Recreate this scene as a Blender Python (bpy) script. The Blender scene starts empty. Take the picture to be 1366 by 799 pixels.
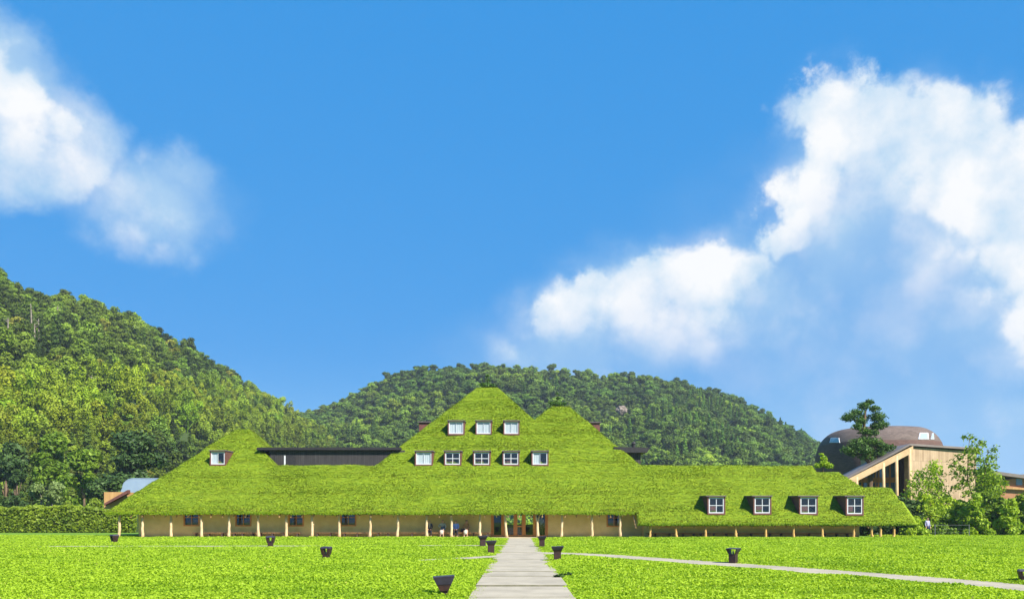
import bpy, bmesh, math, random
import numpy as np
from mathutils import Vector, Matrix, noise as mnoise

R = math.radians
rng = np.random.default_rng(7)
random.seed(7)
S = bpy.context.scene
COL = S.collection

# ------------------------------------------------------------------ camera, sun, sky, exposure
F = 1062.0      # focal length in photo pixels (28 mm on 36 mm)
CH = 1.66       # eye height
cam_d = bpy.data.cameras.new('camera'); cam = bpy.data.objects.new('camera', cam_d); COL.objects.link(cam)
cam.location = (0, 0, CH); cam.rotation_euler = (R(90), 0, 0)
cam_d.lens = 28.0; cam_d.sensor_width = 36.0
cam_d.shift_y = (690 - 399.5) / 1366.0
cam_d.clip_start = 0.1; cam_d.clip_end = 9000
S.camera = cam

SUN_EL, SUN_AZ = 42.0, 44.0        # azimuth measured from straight behind the camera towards the right
sun_dir = Vector((math.sin(R(SUN_AZ)) * math.cos(R(SUN_EL)), -math.cos(R(SUN_AZ)) * math.cos(R(SUN_EL)), math.sin(R(SUN_EL))))
sd = bpy.data.lights.new('sun', 'SUN'); sun = bpy.data.objects.new('sun', sd); COL.objects.link(sun)
sd.energy = 4.8; sd.angle = R(0.55); sd.color = (1.0, 0.95, 0.84)
sun.rotation_euler = (-sun_dir).to_track_quat('-Z', 'Y').to_euler()

S.view_settings.view_transform = 'Standard'; S.view_settings.look = 'None'
S.view_settings.gamma = 1.0; S.view_settings.use_curve_mapping = False
S.view_settings.exposure = 1.1
S.render.engine = 'CYCLES'
S.cycles.max_bounces = 6; S.cycles.diffuse_bounces = 4; S.cycles.glossy_bounces = 3
S.cycles.transmission_bounces = 4; S.cycles.transparent_max_bounces = 12; S.cycles.volume_bounces = 0
S.cycles.caustics_reflective = False; S.cycles.caustics_refractive = False
S.cycles.use_denoising = True

W = bpy.data.worlds.new('World'); S.world = W; W.use_nodes = True

class NT:
    """tiny helper to write node maths"""
    def __init__(s, nt): s.nt = nt; s.n = nt.nodes; s.l = nt.links
    def node(s, t, **k):
        n = s.n.new(t)
        for a, v in k.items(): setattr(n, a, v)
        return n
    def put(s, sock, v):
        if isinstance(v, bpy.types.NodeSocket): s.l.new(v, sock)
        elif v is not None: sock.default_value = v
    def m(s, op, a, b=None, c=None, clamp=False):
        n = s.node('ShaderNodeMath', operation=op, use_clamp=clamp)
        for i, v in enumerate((a, b, c)):
            if v is not None: s.put(n.inputs[i], v)
        return n.outputs[0]
    def vm(s, op, a, b=None, out=0):
        n = s.node('ShaderNodeVectorMath', operation=op)
        s.put(n.inputs[0], a)
        if b is not None: s.put(n.inputs[1], b)
        return n.outputs[out]
    def noise(s, vec, scale, detail=4, rough=0.55, out=0, dist=0.0):
        n = s.node('ShaderNodeTexNoise'); s.put(n.inputs['Vector'], vec)
        n.inputs['Scale'].default_value = scale; n.inputs['Detail'].default_value = detail
        n.inputs['Roughness'].default_value = rough; n.inputs['Distortion'].default_value = dist
        return n.outputs[out]
    def rng(s, v, a, b, c=0.0, d=1.0, smooth=False):
        n = s.node('ShaderNodeMapRange', interpolation_type='SMOOTHSTEP' if smooth else 'LINEAR')
        s.put(n.inputs[0], v)
        for i, q in enumerate((a, b, c, d)): s.put(n.inputs[i + 1], q)
        return n.outputs[0]
    def mix(s, f, a, b, mode='MIX'):
        n = s.node('ShaderNodeMix', data_type='RGBA', blend_type=mode)
        s.put(n.inputs[0], f)
        for i, v in ((6, a), (7, b)):
            if isinstance(v, (tuple, list)) and len(v) == 3: v = (*v, 1)
            s.put(n.inputs[i], v)
        return n.outputs[2]
    def comb(s, x, y, z=0.0):
        n = s.node('ShaderNodeCombineXYZ')
        for i, v in enumerate((x, y, z)): s.put(n.inputs[i], v)
        return n.outputs[0]

def build_world():
    t = NT(W.node_tree); t.n.clear()
    out = t.node('ShaderNodeOutputWorld'); bg = t.node('ShaderNodeBackground'); t.l.new(bg.outputs[0], out.inputs[0])
    bg.inputs[1].default_value = 0.10
    sky = t.node('ShaderNodeTexSky', sky_type='NISHITA'); sky.sun_disc = False
    sky.sun_elevation = R(SUN_EL); sky.sun_rotation = R(180 - SUN_AZ); sky.altitude = 200
    sky.air_density = 1.0; sky.dust_density = 0.3; sky.ozone_density = 2.5
    tc = t.node('ShaderNodeTexCoord'); d = tc.outputs['Generated']
    sep = t.node('ShaderNodeSeparateXYZ'); t.l.new(d, sep.inputs[0])
    az = t.m('ARCTAN2', sep.outputs[0], sep.outputs[1]); el = t.m('ARCSINE', sep.outputs[2])
    # clear deep-blue summer air: the sky's own colour pulled towards azure
    e = t.rng(el, 0.0, 0.42)
    azure = t.mix(t.rng(el, 0.02, 0.22, smooth=True), AZ_LOW, AZ_MID)
    azure = t.mix(t.rng(el, 0.20, 0.9, smooth=True), azure, AZ_TOP)
    base = t.mix(0.93, sky.outputs[0], azure)
    # --- clouds, laid out by compass direction and elevation, warped by noise
    def ae(px, py):
        x = (px - 683) / F; z = (690 - py) / F
        return math.atan(x), math.atan(z / math.sqrt(1 + x * x))
    p0 = t.comb(az, el, 0.0)
    w1 = t.vm('SUBTRACT', t.noise(d, 5.0, 2, 0.5, out=1), (0.5, 0.5, 0.5))
    w2 = t.vm('SUBTRACT', t.noise(d, 17.0, 7, 0.62, out=1), (0.5, 0.5, 0.5))
    def warp(a, b):
        q = t.vm('ADD', p0, t.vm('MULTIPLY', w1, (a, a, 0)))
        return t.vm('ADD', q, t.vm('MULTIPLY', w2, (b, b, 0)))
    pc, ps = warp(0.05, 0.060), warp(0.07, 0.06)
    def blobs(p, L):
        acc = None
        for (px, py, rx, ry, k) in L:
            a, b = ae(px, py)
            v = t.vm('MULTIPLY', t.vm('SUBTRACT', p, (a, b, 0)), (F / rx, F / ry, 0))
            f = t.m('MULTIPLY', t.m('SUBTRACT', 1.0, t.vm('LENGTH', v, out=1)), k)
            acc = f if acc is None else t.m('SMOOTH_MAX', acc, f, 0.15)
        return acc
    CR = [(1098, 160, 66, 58, 1), (1165, 155, 80, 66, 1), (1150, 195, 95, 62, 1), (1230, 185, 85, 66, 1), (1285, 215, 85, 85, 1), (1330, 270, 80, 100, 1),
                       (1366, 320, 70, 110, 1), (1420, 400, 70, 130, 1), (1088, 205, 40, 40, .9),
                       (870, 378, 85, 58, 1), (945, 378, 80, 58, 1), (790, 402, 75, 54, 1), (745, 432, 60, 46, .9), (1000, 355, 50, 42, .9), (1030, 325, 46, 36, .9), (1062, 285, 44, 52, .9), (1085, 245, 50, 50, .9),
          (-15, 100, 72, 62, .75), (48, 118, 50, 44, .7), (92, 172, 50, 42, .65), (40, 185, 70, 44, .6)]
    crisp = blobs(pc, CR); below = blobs(t.vm('ADD', ps, (0, -0.040, 0)), CR)
    soft = blobs(ps, [(1110, 215, 90, 105, 1.2), (1190, 240, 140, 125, 1.2), (1290, 290, 140, 140, 1), (1370, 400, 120, 140, 1), (1060, 300, 60, 50, .8), (1120, 310, 120, 90, .9),
                      (860, 405, 190, 95, 1.1), (765, 435, 120, 75, 1.1), (960, 385, 140, 90, 1.1), (690, 470, 60, 40, .8), (1366, 545, 70, 34, .7), (700, 470, 70, 40, .6),
                      (-40, 135, 150, 105, 3.0), (60, 170, 105, 76, 2.6), (195, 268, 125, 75, 1.35), (245, 240, 70, 50, 1.1)])
    veil = blobs(ps, [(1150, 420, 380, 260, 1), (1250, 560, 420, 130, 1), (760, 490, 260, 90, .8), (1366, 400, 300, 250, 1)])
    nz = t.noise(d, 26.0, 9, 0.66)
    vo = t.node('ShaderNodeTexVoronoi', feature='F1'); t.put(vo.inputs['Vector'], t.vm('ADD', d, t.vm('MULTIPLY', w2, (.05, .05, .05)))); vo.inputs['Scale'].default_value = 13.0
    vo.inputs['Detail'].default_value = 1.5; vo.inputs['Roughness'].default_value = 0.5
    bil = t.m('SUBTRACT', 0.64, vo.outputs['Distance'])
    crisp = t.m('ADD', crisp, t.m('MULTIPLY', bil, 0.62)); soft = t.m('ADD', soft, t.m('MULTIPLY', bil, 0.30))
    ac = t.rng(t.m('ADD', crisp, t.m('MULTIPLY', t.m('SUBTRACT', nz, 0.5), 0.50)), 0.0, 0.34, smooth=True)
    as_ = t.m('MULTIPLY', t.rng(soft, -0.1, 1.0, smooth=True), t.rng(t.noise(d, 8.0, 5, 0.55), 0.25, 0.7, 0.52, 0.96))
    av = t.m('MULTIPLY', t.rng(veil, 0.0, 1.0, smooth=True), t.rng(t.noise(d, 7.0, 5, 0.55), 0.25, 0.75, 0.14, 0.62))
    thick = t.rng(crisp, 0.0, 0.45, smooth=True)
    ac = t.m('MULTIPLY', ac, t.rng(below, -0.75, 0.45, 0.0, 1.0, smooth=True))
    inv = t.m('MULTIPLY', t.m('MULTIPLY', t.m('SUBTRACT', 1.0, ac), t.m('SUBTRACT', 1.0, as_)), t.m('SUBTRACT', 1.0, av))
    alpha = t.m('SUBTRACT', 1.0, inv)
    shade = t.rng(t.m('ADD', t.noise(t.vm('ADD', d, (0, 0, .03)), 11.0, 7, 0.62), t.m('ADD', t.m('MULTIPLY', t.m('SUBTRACT', bil, 0.15), 0.32), t.m('MULTIPLY', t.m('ADD', ac, as_), 0.15))), 0.34, 0.72)
    ccol = t.mix(shade, CL_DARK, CL_LIGHT)
    fin = t.mix(alpha, base, ccol)
    t.l.new(fin, bg.inputs[0])
k_ = 10 / (2 ** S.view_settings.exposure)      # display value -> value fed to the 0.10 background
def disp(r, g, b): return tuple((((c / 255 + .055) / 1.055) ** 2.4) * k_ for c in (r, g, b))
AZ_LOW, AZ_MID, AZ_TOP = disp(96, 176, 238), disp(50, 153, 230), disp(36, 147, 228)
CL_DARK, CL_LIGHT = disp(186, 218, 244), disp(253, 254, 255)
build_world()

# ------------------------------------------------------------------ helpers
def P(px, py, Y): return Vector(((px - 683) * Y / F, Y, CH + (690 - py) * Y / F))
def X(px, Y): return (px - 683) * Y / F
def Z(py, Y): return CH + (690 - py) * Y / F
def gY(py): return F * CH / (py - 690)     # distance of a ground point

def tag(o, label=None, cat=None, group=None, kind=None):
    if label: o['label'] = label
    if cat: o['category'] = cat
    if group: o['group'] = group
    if kind: o['kind'] = kind
    return o
def empty(name, loc=(0, 0, 0), rz=0.0, label=None, cat=None, group=None):
    o = bpy.data.objects.new(name, None); COL.objects.link(o)
    o.location = loc; o.rotation_euler = (0, 0, rz); o.empty_display_size = 0.3
    return tag(o, label, cat, group)
def copy_tree(o, parent=None):
    c = o.copy(); COL.objects.link(c); c.parent = parent
    for ch in list(o.children): copy_tree(ch, c)
    return c

class MB:
    def __init__(s): s.v = []; s.f = []; s.smooth = False
    def add(s, vs, fs):
        b = len(s.v); s.v += [tuple(v) for v in vs]; s.f += [tuple(b + i for i in f) for f in fs]; return s
    def box(s, x0, x1, y0, y1, z0, z1):
        return s.add([(x0, y0, z0), (x1, y0, z0), (x1, y1, z0), (x0, y1, z0), (x0, y0, z1), (x1, y0, z1), (x1, y1, z1), (x0, y1, z1)],
                     [(0, 3, 2, 1), (4, 5, 6, 7), (0, 1, 5, 4), (1, 2, 6, 5), (2, 3, 7, 6), (3, 0, 4, 7)])
    def hexa(s, b, t):      # bottom 4 corners, top 4 corners, counter-clockwise from above
        return s.add(list(b) + list(t), [(0, 3, 2, 1), (4, 5, 6, 7), (0, 1, 5, 4), (1, 2, 6, 5), (2, 3, 7, 6), (3, 0, 4, 7)])
    def tube(s, pts, rad, n=8, cap=True):
        pts = [Vector(p) for p in pts]; b = len(s.v)
        for i, p in enumerate(pts):
            d = (pts[min(i + 1, len(pts) - 1)] - pts[max(i - 1, 0)]).normalized()
            a = Vector((1, 0, 0)) if abs(d.x) < 0.9 else Vector((0, 1, 0))
            u = d.cross(a).normalized(); w = d.cross(u)
            r = rad[i] if hasattr(rad, '__len__') else rad
            for k in range(n):
                t = 2 * math.pi * k / n; s.v.append(tuple(p + u * (r * math.cos(t)) + w * (r * math.sin(t))))
        for i in range(len(pts) - 1):
            for k in range(n):
                k2 = (k + 1) % n; s.f.append((b + i * n + k, b + i * n + k2, b + (i + 1) * n + k2, b + (i + 1) * n + k))
        if cap:
            s.f.append(tuple(b + k for k in range(n))[::-1]); s.f.append(tuple(b + (len(pts) - 1) * n + k for k in range(n)))
        return s
    def build(s, name, m, parent=None, smooth=False, bevel=0.0):
        me = bpy.data.meshes.new(name); me.from_pydata(s.v, [], s.f); me.update()
        if m: me.materials.append(m)
        if smooth: me.polygons.foreach_set('use_smooth', [True] * len(me.polygons))
        o = bpy.data.objects.new(name, me); COL.objects.link(o); o.parent = parent
        if bevel > 0:
            b = o.modifiers.new('bevel', 'BEVEL'); b.width = bevel; b.segments = 2; b.limit_method = 'ANGLE'; b.angle_limit = R(40)
        return o

def np_mesh(name, verts, nper, m, parent=None, attrs=None, smooth=False, link=True):
    """verts (N*nper,3): N separate polygons of nper corners, fast"""
    verts = np.ascontiguousarray(verts, dtype=np.float32); nv = len(verts); nf = nv // nper
    me = bpy.data.meshes.new(name); me.vertices.add(nv); me.vertices.foreach_set('co', verts.ravel())
    me.loops.add(nv); me.loops.foreach_set('vertex_index', np.arange(nv, dtype=np.int32))
    me.polygons.add(nf); me.polygons.foreach_set('loop_start', np.arange(0, nv, nper, dtype=np.int32))
    me.update(calc_edges=True)
    for k, a in (attrs or {}).items():
        at = me.attributes.new(k, 'FLOAT', 'FACE'); at.data.foreach_set('value', np.asarray(a, dtype=np.float32))
    if m: me.materials.append(m)
    o = bpy.data.objects.new(name, me)
    if link: COL.objects.link(o)
    o.parent = parent
    return o

def vnoise(x, y, z=0.0, seed=0):
    """vectorised value noise on a lattice, 0..1"""
    x = np.asarray(x, float); y = np.asarray(y, float) + 0 * x
    xi = np.floor(x).astype(np.int64); yi = np.floor(y).astype(np.int64); fx = x - xi; fy = y - yi
    fx = fx * fx * (3 - 2 * fx); fy = fy * fy * (3 - 2 * fy)
    def h(a, b):
        n = (a * 374761393 + b * 668265263 + seed * 974711) & 0xffffffff
        n = ((n ^ (n >> 13)) * 1274126177) & 0xffffffff
        n = n ^ (n >> 16)
        return (n & 0xffffff) / float(0xffffff)
    return (h(xi, yi) * (1 - fx) + h(xi + 1, yi) * fx) * (1 - fy) + (h(xi, yi + 1) * (1 - fx) + h(xi + 1, yi + 1) * fx) * fy
def fbm(x, y, oct=4, seed=0):
    s = 0; a = 0.5; t = 0
    for i in range(oct):
        s = s + a * vnoise(x * 2 ** i, y * 2 ** i, seed=seed + i * 17); t += a; a *= 0.5
    return s / t

def leaves(c, size, upb=0.3, nrm=None, aspect=1.6, r=None, corners=4):
    """leaf faces at centres c (N,3): random orientation, biased to nrm / up; returns verts"""
    r = r or rng
    n = len(c); d = r.normal(size=(n, 3))
    d /= np.linalg.norm(d, axis=1, keepdims=True) + 1e-9
    if nrm is not None: d = d * 0.8 + nrm
    d[:, 2] += upb
    d /= np.linalg.norm(d, axis=1, keepdims=True) + 1e-9
    a = r.normal(size=(n, 3)); u = np.cross(d, a); u /= np.linalg.norm(u, axis=1, keepdims=True) + 1e-9
    w = np.cross(d, u)
    s = (np.asarray(size) * r.uniform(0.6, 1.35, n))[:, None]
    if corners == 3:
        q = np.stack([c + u * s * .5 * aspect, c - u * s * .35 * aspect + w * s * .5, c - u * s * .35 * aspect - w * s * .5], 1)
    else:
        q = np.stack([c + u * s * .5 * aspect, c + w * s * .5, c - u * s * .5 * aspect, c - w * s * .5], 1)
    return q.reshape(-1, 3)

# ------------------------------------------------------------------ materials
def mat(name):
    m = bpy.data.materials.new(name); m.use_nodes = True; t = NT(m.node_tree); t.n.clear()
    return m, t, t.node('ShaderNodeOutputMaterial')
def princ(name, col, rough=0.7, col2=None, scale=4.0, detail=5, spec=0.3, metal=0.0, bump=0.0, bscale=20.0, stretch=(1, 1, 1), lo=0.35, hi=0.65, trans=0.0, extra=None):
    m, t, out = mat(name); b = t.node('ShaderNodeBsdfPrincipled'); t.l.new(b.outputs[0], out.inputs[0])
    tc = t.node('ShaderNodeTexCoord'); v = t.vm('MULTIPLY', tc.outputs['Object'], stretch)
    c = (*col, 1)
    if col2: c = t.mix(t.rng(t.noise(v, scale, detail), lo, hi), col, col2)
    if extra: c = extra(t, v, c)
    t.put(b.inputs['Base Color'], c)
    b.inputs['Roughness'].default_value = rough; b.inputs['Specular IOR Level'].default_value = spec; b.inputs['Metallic'].default_value = metal
    if bump:
        bn = t.node('ShaderNodeBump'); bn.inputs['Strength'].default_value = bump; bn.inputs['Distance'].default_value = 0.02
        t.l.new(t.noise(v, bscale, 4), bn.inputs['Height']); t.l.new(bn.outputs[0], b.inputs['Normal'])
    return m
def leafmat(name, ca, cb, cc=None, trans=0.35, tint='tint', inst=False, spec=0.25):
    """ca..cb by the per-leaf tint attribute; cc for tint > 1 (dry / blossom)"""
    m, t, out = mat(name)
    at = t.node('ShaderNodeAttribute', attribute_name=tint); f = at.outputs['Fac']
    c = t.mix(t.rng(f, 0, 1), ca, cb)
    if cc: c = t.mix(t.rng(f, 1.0, 2.0), c, cc)
    if inst:
        ia = t.node('ShaderNodeAttribute', attribute_name='tcol', attribute_type='INSTANCER')
        c = t.mix(1.0, c, ia.outputs['Color'], 'MULTIPLY')
    b = t.node('ShaderNodeBsdfPrincipled'); t.put(b.inputs['Base Color'], c); b.inputs['Roughness'].default_value = 0.55; b.inputs['Specular IOR Level'].default_value = spec
    tr = t.node('ShaderNodeBsdfTranslucent'); t.put(tr.inputs['Color'], t.mix(1.0, c, (1.15, 1.1, .5), 'MULTIPLY'))
    mx = t.node('ShaderNodeMixShader'); mx.inputs[0].default_value = trans
    t.l.new(b.outputs[0], mx.inputs[1]); t.l.new(tr.outputs[0], mx.inputs[2]); t.l.new(mx.outputs[0], out.inputs[0])
    return m
def glassmat(name, tintc=(0.8, 0.9, 0.85), refl=1.0, ior=1.5):
    m, t, out = mat(name)
    tr = t.node('ShaderNodeBsdfTransparent'); tr.inputs[0].default_value = (*tintc, 1)
    g = t.node('ShaderNodeBsdfGlossy'); g.inputs[1].default_value = 0.02; g.inputs[0].default_value = (refl, refl, refl, 1)
    fr = t.node('ShaderNodeFresnel'); ge = t.node('ShaderNodeNewGeometry'); t.l.new(t.rng(ge.outputs['Backfacing'], 0, 1, ior, 1 / ior), fr.inputs[0])
    mx = t.node('ShaderNodeMixShader'); t.l.new(t.m('MULTIPLY', fr.outputs[0], 1.1, clamp=True), mx.inputs[0])
    t.l.new(tr.outputs[0], mx.inputs[1]); t.l.new(g.outputs[0], mx.inputs[2]); t.l.new(mx.outputs[0], out.inputs[0])
    return m

M = {}
M['lawn_leaf'] = leafmat('lawn_leaf', (0.19, 0.33, 0.012), (0.44, 0.59, 0.035), (0.50, 0.42, 0.12), trans=0.38, spec=0.15)
M['lawn_soil'] = princ('lawn_soil', (0.08, 0.17, 0.008), 0.95, (0.15, 0.27, 0.012), scale=2.0)
M['roof_leaf'] = leafmat('roof_leaf', (0.115, 0.192, 0.004), (0.24, 0.315, 0.008), (0.27, 0.21, 0.08), trans=0.22, spec=0.08)
M['roof_soil'] = princ('roof_soil', (0.122, 0.195, 0.005), 0.95, (0.195, 0.262, 0.008), scale=4.0, detail=9, stretch=(.35, 1, 1.2), bump=.25, bscale=26)
M['thatch_edge'] = princ('thatch_edge', (0.10, 0.085, 0.035), 0.95, (0.05, 0.055, 0.02), scale=8, bump=.5)
def plaster_x(t, v, c):
    c = t.mix(t.rng(t.noise(v, 60.0, 3), 0.45, 0.62, 0, .35), c, (0.20, 0.13, 0.05))
    sp = t.node('ShaderNodeSeparateXYZ'); t.l.new(v, sp.inputs[0])
    # splash-darkened, slightly browner foot of the wall with a wandering edge
    h = t.m('ADD', sp.outputs[2], t.m('MULTIPLY', t.noise(v, 1.3, 4), -0.5))
    return t.mix(t.rng(h, -0.1, 0.25, 0.5, 0.0), c, (0.42, 0.28, 0.12))
M['plaster'] = princ('plaster', (0.80, 0.62, 0.26), 0.95, (0.70, 0.53, 0.205), scale=1.6, bump=.4, bscale=30, extra=plaster_x)
def log_x(t, v, c):
    return t.mix(t.rng(t.noise(t.vm('MULTIPLY', v, (1, 1, .25)), 14.0, 4), 0.55, 0.7, 0, .5), c, (0.34, 0.22, 0.11))
M['log'] = princ('peeled_log', (0.60, 0.47, 0.29), 0.75, (0.50, 0.35, 0.18), scale=2.0, extra=log_x)
M['log_warm'] = princ('warm_log', (0.60, 0.38, 0.13), 0.75, (0.50, 0.29, 0.09), scale=2.0, extra=log_x)
M['frame_orange'] = princ('frame_orange', (0.62, 0.25, 0.045), 0.55, (0.46, 0.17, 0.03), scale=5, stretch=(1, 1, .2), spec=.4)
M['frame_white'] = princ('frame_white', (0.60, 0.60, 0.63), 0.5, (0.52, 0.52, 0.56), scale=6)
M['frame_yellow'] = princ('frame_yellow', (0.75, 0.50, 0.16), 0.6)  # plain yellow-brown tone used on the dormer lintels
def shing_x(t, v, c):
    w = t.node('ShaderNodeTexBrick'); t.l.new(t.vm('MULTIPLY', v, (1, 1, 1)), w.inputs[0]); w.inputs['Scale'].default_value = 8
    return c
M['dormer_side'] = princ('dormer_side', (0.17, 0.065, 0.05), 0.7, (0.10, 0.042, 0.038), scale=6, bump=.3, bscale=25)
M['dormer_top'] = princ('dormer_top', (0.085, 0.065, 0.075), 0.6, (0.13, 0.10, 0.10), scale=6, spec=.4)
def boards_x(ax, pitch, dark, wid=0.06):
    def f(t, v, c):
        sp = t.node('ShaderNodeSeparateXYZ'); t.l.new(v, sp.inputs[0])
        q = t.m('DIVIDE', sp.outputs[ax], pitch); fr = t.m('FRACT', q)
        idn = t.node('ShaderNodeTexWhiteNoise', noise_dimensions='1D'); t.l.new(t.m('FLOOR', q), idn.inputs['W'])
        c = t.mix(t.m('MULTIPLY', idn.outputs[0], .45), c, dark)
        return t.mix(t.m('LESS_THAN', fr, wid), c, tuple(x * .4 for x in dark))
    return f
M['black_boards'] = princ('black_boards', (0.035, 0.031, 0.033), 0.7, (0.058, 0.052, 0.055), scale=5, stretch=(1, 1, .15), extra=boards_x(0, .18, (0.02, 0.018, 0.02), .12))
M['black_trim'] = princ('black_trim', (0.018, 0.016, 0.019), 0.6, (0.03, 0.027, 0.03), scale=5)
M['timber'] = princ('timber', (0.50, 0.30, 0.12), 0.7, (0.38, 0.21, 0.08), scale=5, stretch=(1, 1, .2))
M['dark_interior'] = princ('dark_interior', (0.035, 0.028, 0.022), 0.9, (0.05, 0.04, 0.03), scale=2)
M['curtain'] = princ('curtain', (0.60, 0.61, 0.64), 0.9, (0.48, 0.50, 0.54), scale=3, stretch=(6, 1, .3))
M['glass'] = glassmat('window_glass', (0.96, 0.98, 0.98), 0.9)
M['door_glass'] = glassmat('door_glass', (0.92, 0.97, 0.93), 0.8)
M['bench_wood'] = princ('bench_wood', (0.30, 0.15, 0.06), 0.7, (0.22, 0.11, 0.045), scale=4, stretch=(.3, 1, 1))
M['bench_leg'] = princ('bench_leg', (0.05, 0.035, 0.03), 0.7, (0.08, 0.05, 0.04), scale=4)
M['slab'] = princ('porch_slab', (0.60, 0.48, 0.32), 0.9, (0.50, 0.39, 0.26), scale=2)
def path_x(t, v, c):
    c = t.mix(t.rng(t.noise(v, 0.7, 5), 0.45, 0.7, 0, .5), c, (0.24, 0.21, 0.165))
    return t.mix(t.rng(t.noise(v, 90.0, 2), 0.6, 0.75, 0, .5), c, (0.16, 0.145, 0.115))
M['path'] = princ('path_stone', (0.395, 0.345, 0.265), 0.9, (0.335, 0.29, 0.22), scale=1.4, bump=.35, bscale=40, extra=path_x)
M['dark_riser'] = princ('dark_riser', (0.13, 0.125, 0.07), 0.95, (0.21, 0.19, 0.13), scale=6)  # darker olive-brown tone of the strips at the slab fronts
M['corten'] = princ('corten', (0.030, 0.017, 0.020), 0.55, (0.065, 0.028, 0.022), scale=9, metal=.35, spec=.5, bump=.2, bscale=60)
M['corten_top'] = princ('lamp_lid', (0.045, 0.038, 0.062), 0.45, (0.032, 0.027, 0.040), scale=9, metal=.3, spec=.5)

# ------------------------------------------------------------------ ground
g = MB(); g.add([(-2900, -120, 0), (2900, -120, 0), (2900, 3900, 0), (-2900, 3900, 0)], [(0, 1, 2, 3)])
tag(g.build('ground', M['lawn_soil']), kind='structure')

# ------------------------------------------------------------------ paths
YE = 64.0                       # eave line of the main roof
PW = 1.02
def cx(y): return 0.20 + (y - 16.3) * 0.0092
main_pl = [(cx(6), 6), (cx(64), 64)]
right_pl = [(0.9, 36.6), (2.4, 35.9), (3.9, 34.0), (5.6, 30.7), (7.9, 26.7), (10.5, 21.7), (11.9, 18.3), (12.6, 15.0), (12.8, 11.0)]
left_pl = [(0.1, 34.2), (-1.0, 33.0), (-2.3, 31.2), (-3.2, 30.2)]
back_pl = [(0.2, 46.2), (-3, 46.0), (-8.6, 45.6), (-16, 45.2), (-22, 44.9), (-29, 44.6)]
def seg_dist(x, y, pl):
    x = np.asarray(x, float); y = np.asarray(y, float); d = np.full(np.broadcast(x, y).shape, 1e9)
    for (x0, y0), (x1, y1) in zip(pl[:-1], pl[1:]):
        dx, dy = x1 - x0, y1 - y0; t = np.clip(((x - x0) * dx + (y - y0) * dy) / (dx * dx + dy * dy), 0, 1)
        d = np.minimum(d, np.hypot(x - x0 - t * dx, y - y0 - t * dy))
    return d
def on_path(x, y, grow=0.0):
    """signed distance to the paved area, negative inside"""
    wob = (fbm(x * 1.7, y * 1.7, 4, 5) - .5) * 0.34
    d = seg_dist(x, y, main_pl) - PW - np.where((y > 31) & (y < 38), 0.22 * (1 - abs(y - 34.5) / 3.5), 0)
    d = np.minimum(d, seg_dist(x, y, right_pl) - 0.88)
    d = np.minimum(d, seg_dist(x, y, left_pl) - 0.62)
    d = np.minimum(d, seg_dist(x, y, back_pl) - 0.55)
    return d + wob - grow
def slab_row(mb, cxs, y0, y1, w0, w1, z, z2, jit=.03):
    n = 1
    a = random.uniform(-jit, jit); b = random.uniform(-jit, jit); s = random.uniform(-.006, .006)
    mb.hexa([(cxs[0] - w0 + a, y0, 0.002), (cxs[0] + w0 + b, y0 + s, 0.002), (cxs[1] + w1 + b, y1 + s, 0.002), (cxs[1] - w1 + a, y1, 0.002)],
            [(cxs[0] - w0 + a, y0, z), (cxs[0] + w0 + b, y0 + s, z), (cxs[1] + w1 + b, y1 + s, z2), (cxs[1] - w1 + a, y1, z2)])
    rs.box(cxs[0] - w0 + a, cxs[0] + w0 + b, y0 - .016, y0 - .002, .001, z - .003)  # thin dark strip along the near edge of each slab
pm = MB(); rs = MB()
joints = [7.0, 11.0, 14.0, 16.2, 18.75, 21.9, 24.0, 26.2, 28.4, 31.0, 33.0]
while joints[-1] < 62.0: joints.append(joints[-1] + random.choice((1.5, 2.0, 2.4, 2.8)))
joints[-1] = 63.6
zlast = .035; STEP = {18.75: .030, 24.0: .012, 22.8: .0, 14.0: .012}
for a, b in zip(joints[:-1], joints[1:]):
    gap = random.choice((.012, .03, .04)) if a < 30 else .01
    zz = max(.030, zlast + STEP.get(round(a, 2), random.choice((0.0, .004, .007, .012)) * (1 if a < 40 else .5))); z2 = zz - random.uniform(.002, .010) - (.02 if zz > .055 else 0); zlast = z2
    slab_row(pm, (cx(a), cx(b)), a + gap, b - gap, PW + .06, PW + .06, zz, z2)
tag(pm.build('main_path', M['path'], bevel=.006), kind='structure'); tag(rs.build('path_risers', M['dark_riser']), kind='structure')
def ribbon(name, pl, hw, z, step=2.2):
    mb = MB(); pts = []
    L = [Vector((*p, 0)) for p in pl]
    cum = [0]
    for p, q in zip(L[:-1], L[1:]): cum.append(cum[-1] + (q - p).length)
    def at(s):
        for i in range(len(L) - 1):
            if s <= cum[i + 1] or i == len(L) - 2:
                return L[i].lerp(L[i + 1], (s - cum[i]) / (cum[i + 1] - cum[i]))
    n = max(2, int(cum[-1] / 0.5)); rows = []
    for i in range(n + 1):
        s = cum[-1] * i / n; p = at(s); t = (at(min(s + .6, cum[-1])) - at(max(s - .6, 0))).normalized(); nn = Vector((-t.y, t.x, 0))
        rows.append((p + nn * hw, p - nn * hw))
    for i in range(n):
        (a, b), (c, d) = rows[i], rows[i + 1]
        mb.add([(*a.xy, z), (*b.xy, z), (*d.xy, z), (*c.xy, z)], [(0, 1, 2, 3)])
        mb.add([(*b.xy, 0), (*d.xy, 0), (*d.xy, z), (*b.xy, z)], [(0, 1, 2, 3)]); mb.add([(*a.xy, 0), (*a.xy, z), (*c.xy, z), (*c.xy, 0)], [(0, 1, 2, 3)])
    tag(mb.build(name, M['path']), kind='structure')
ribbon('curved_path', right_pl, 0.95, 0.040)
ribbon('side_path', left_pl, 0.66, 0.034)
ribbon('cross_path', back_pl, 0.60, 0.045)

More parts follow.
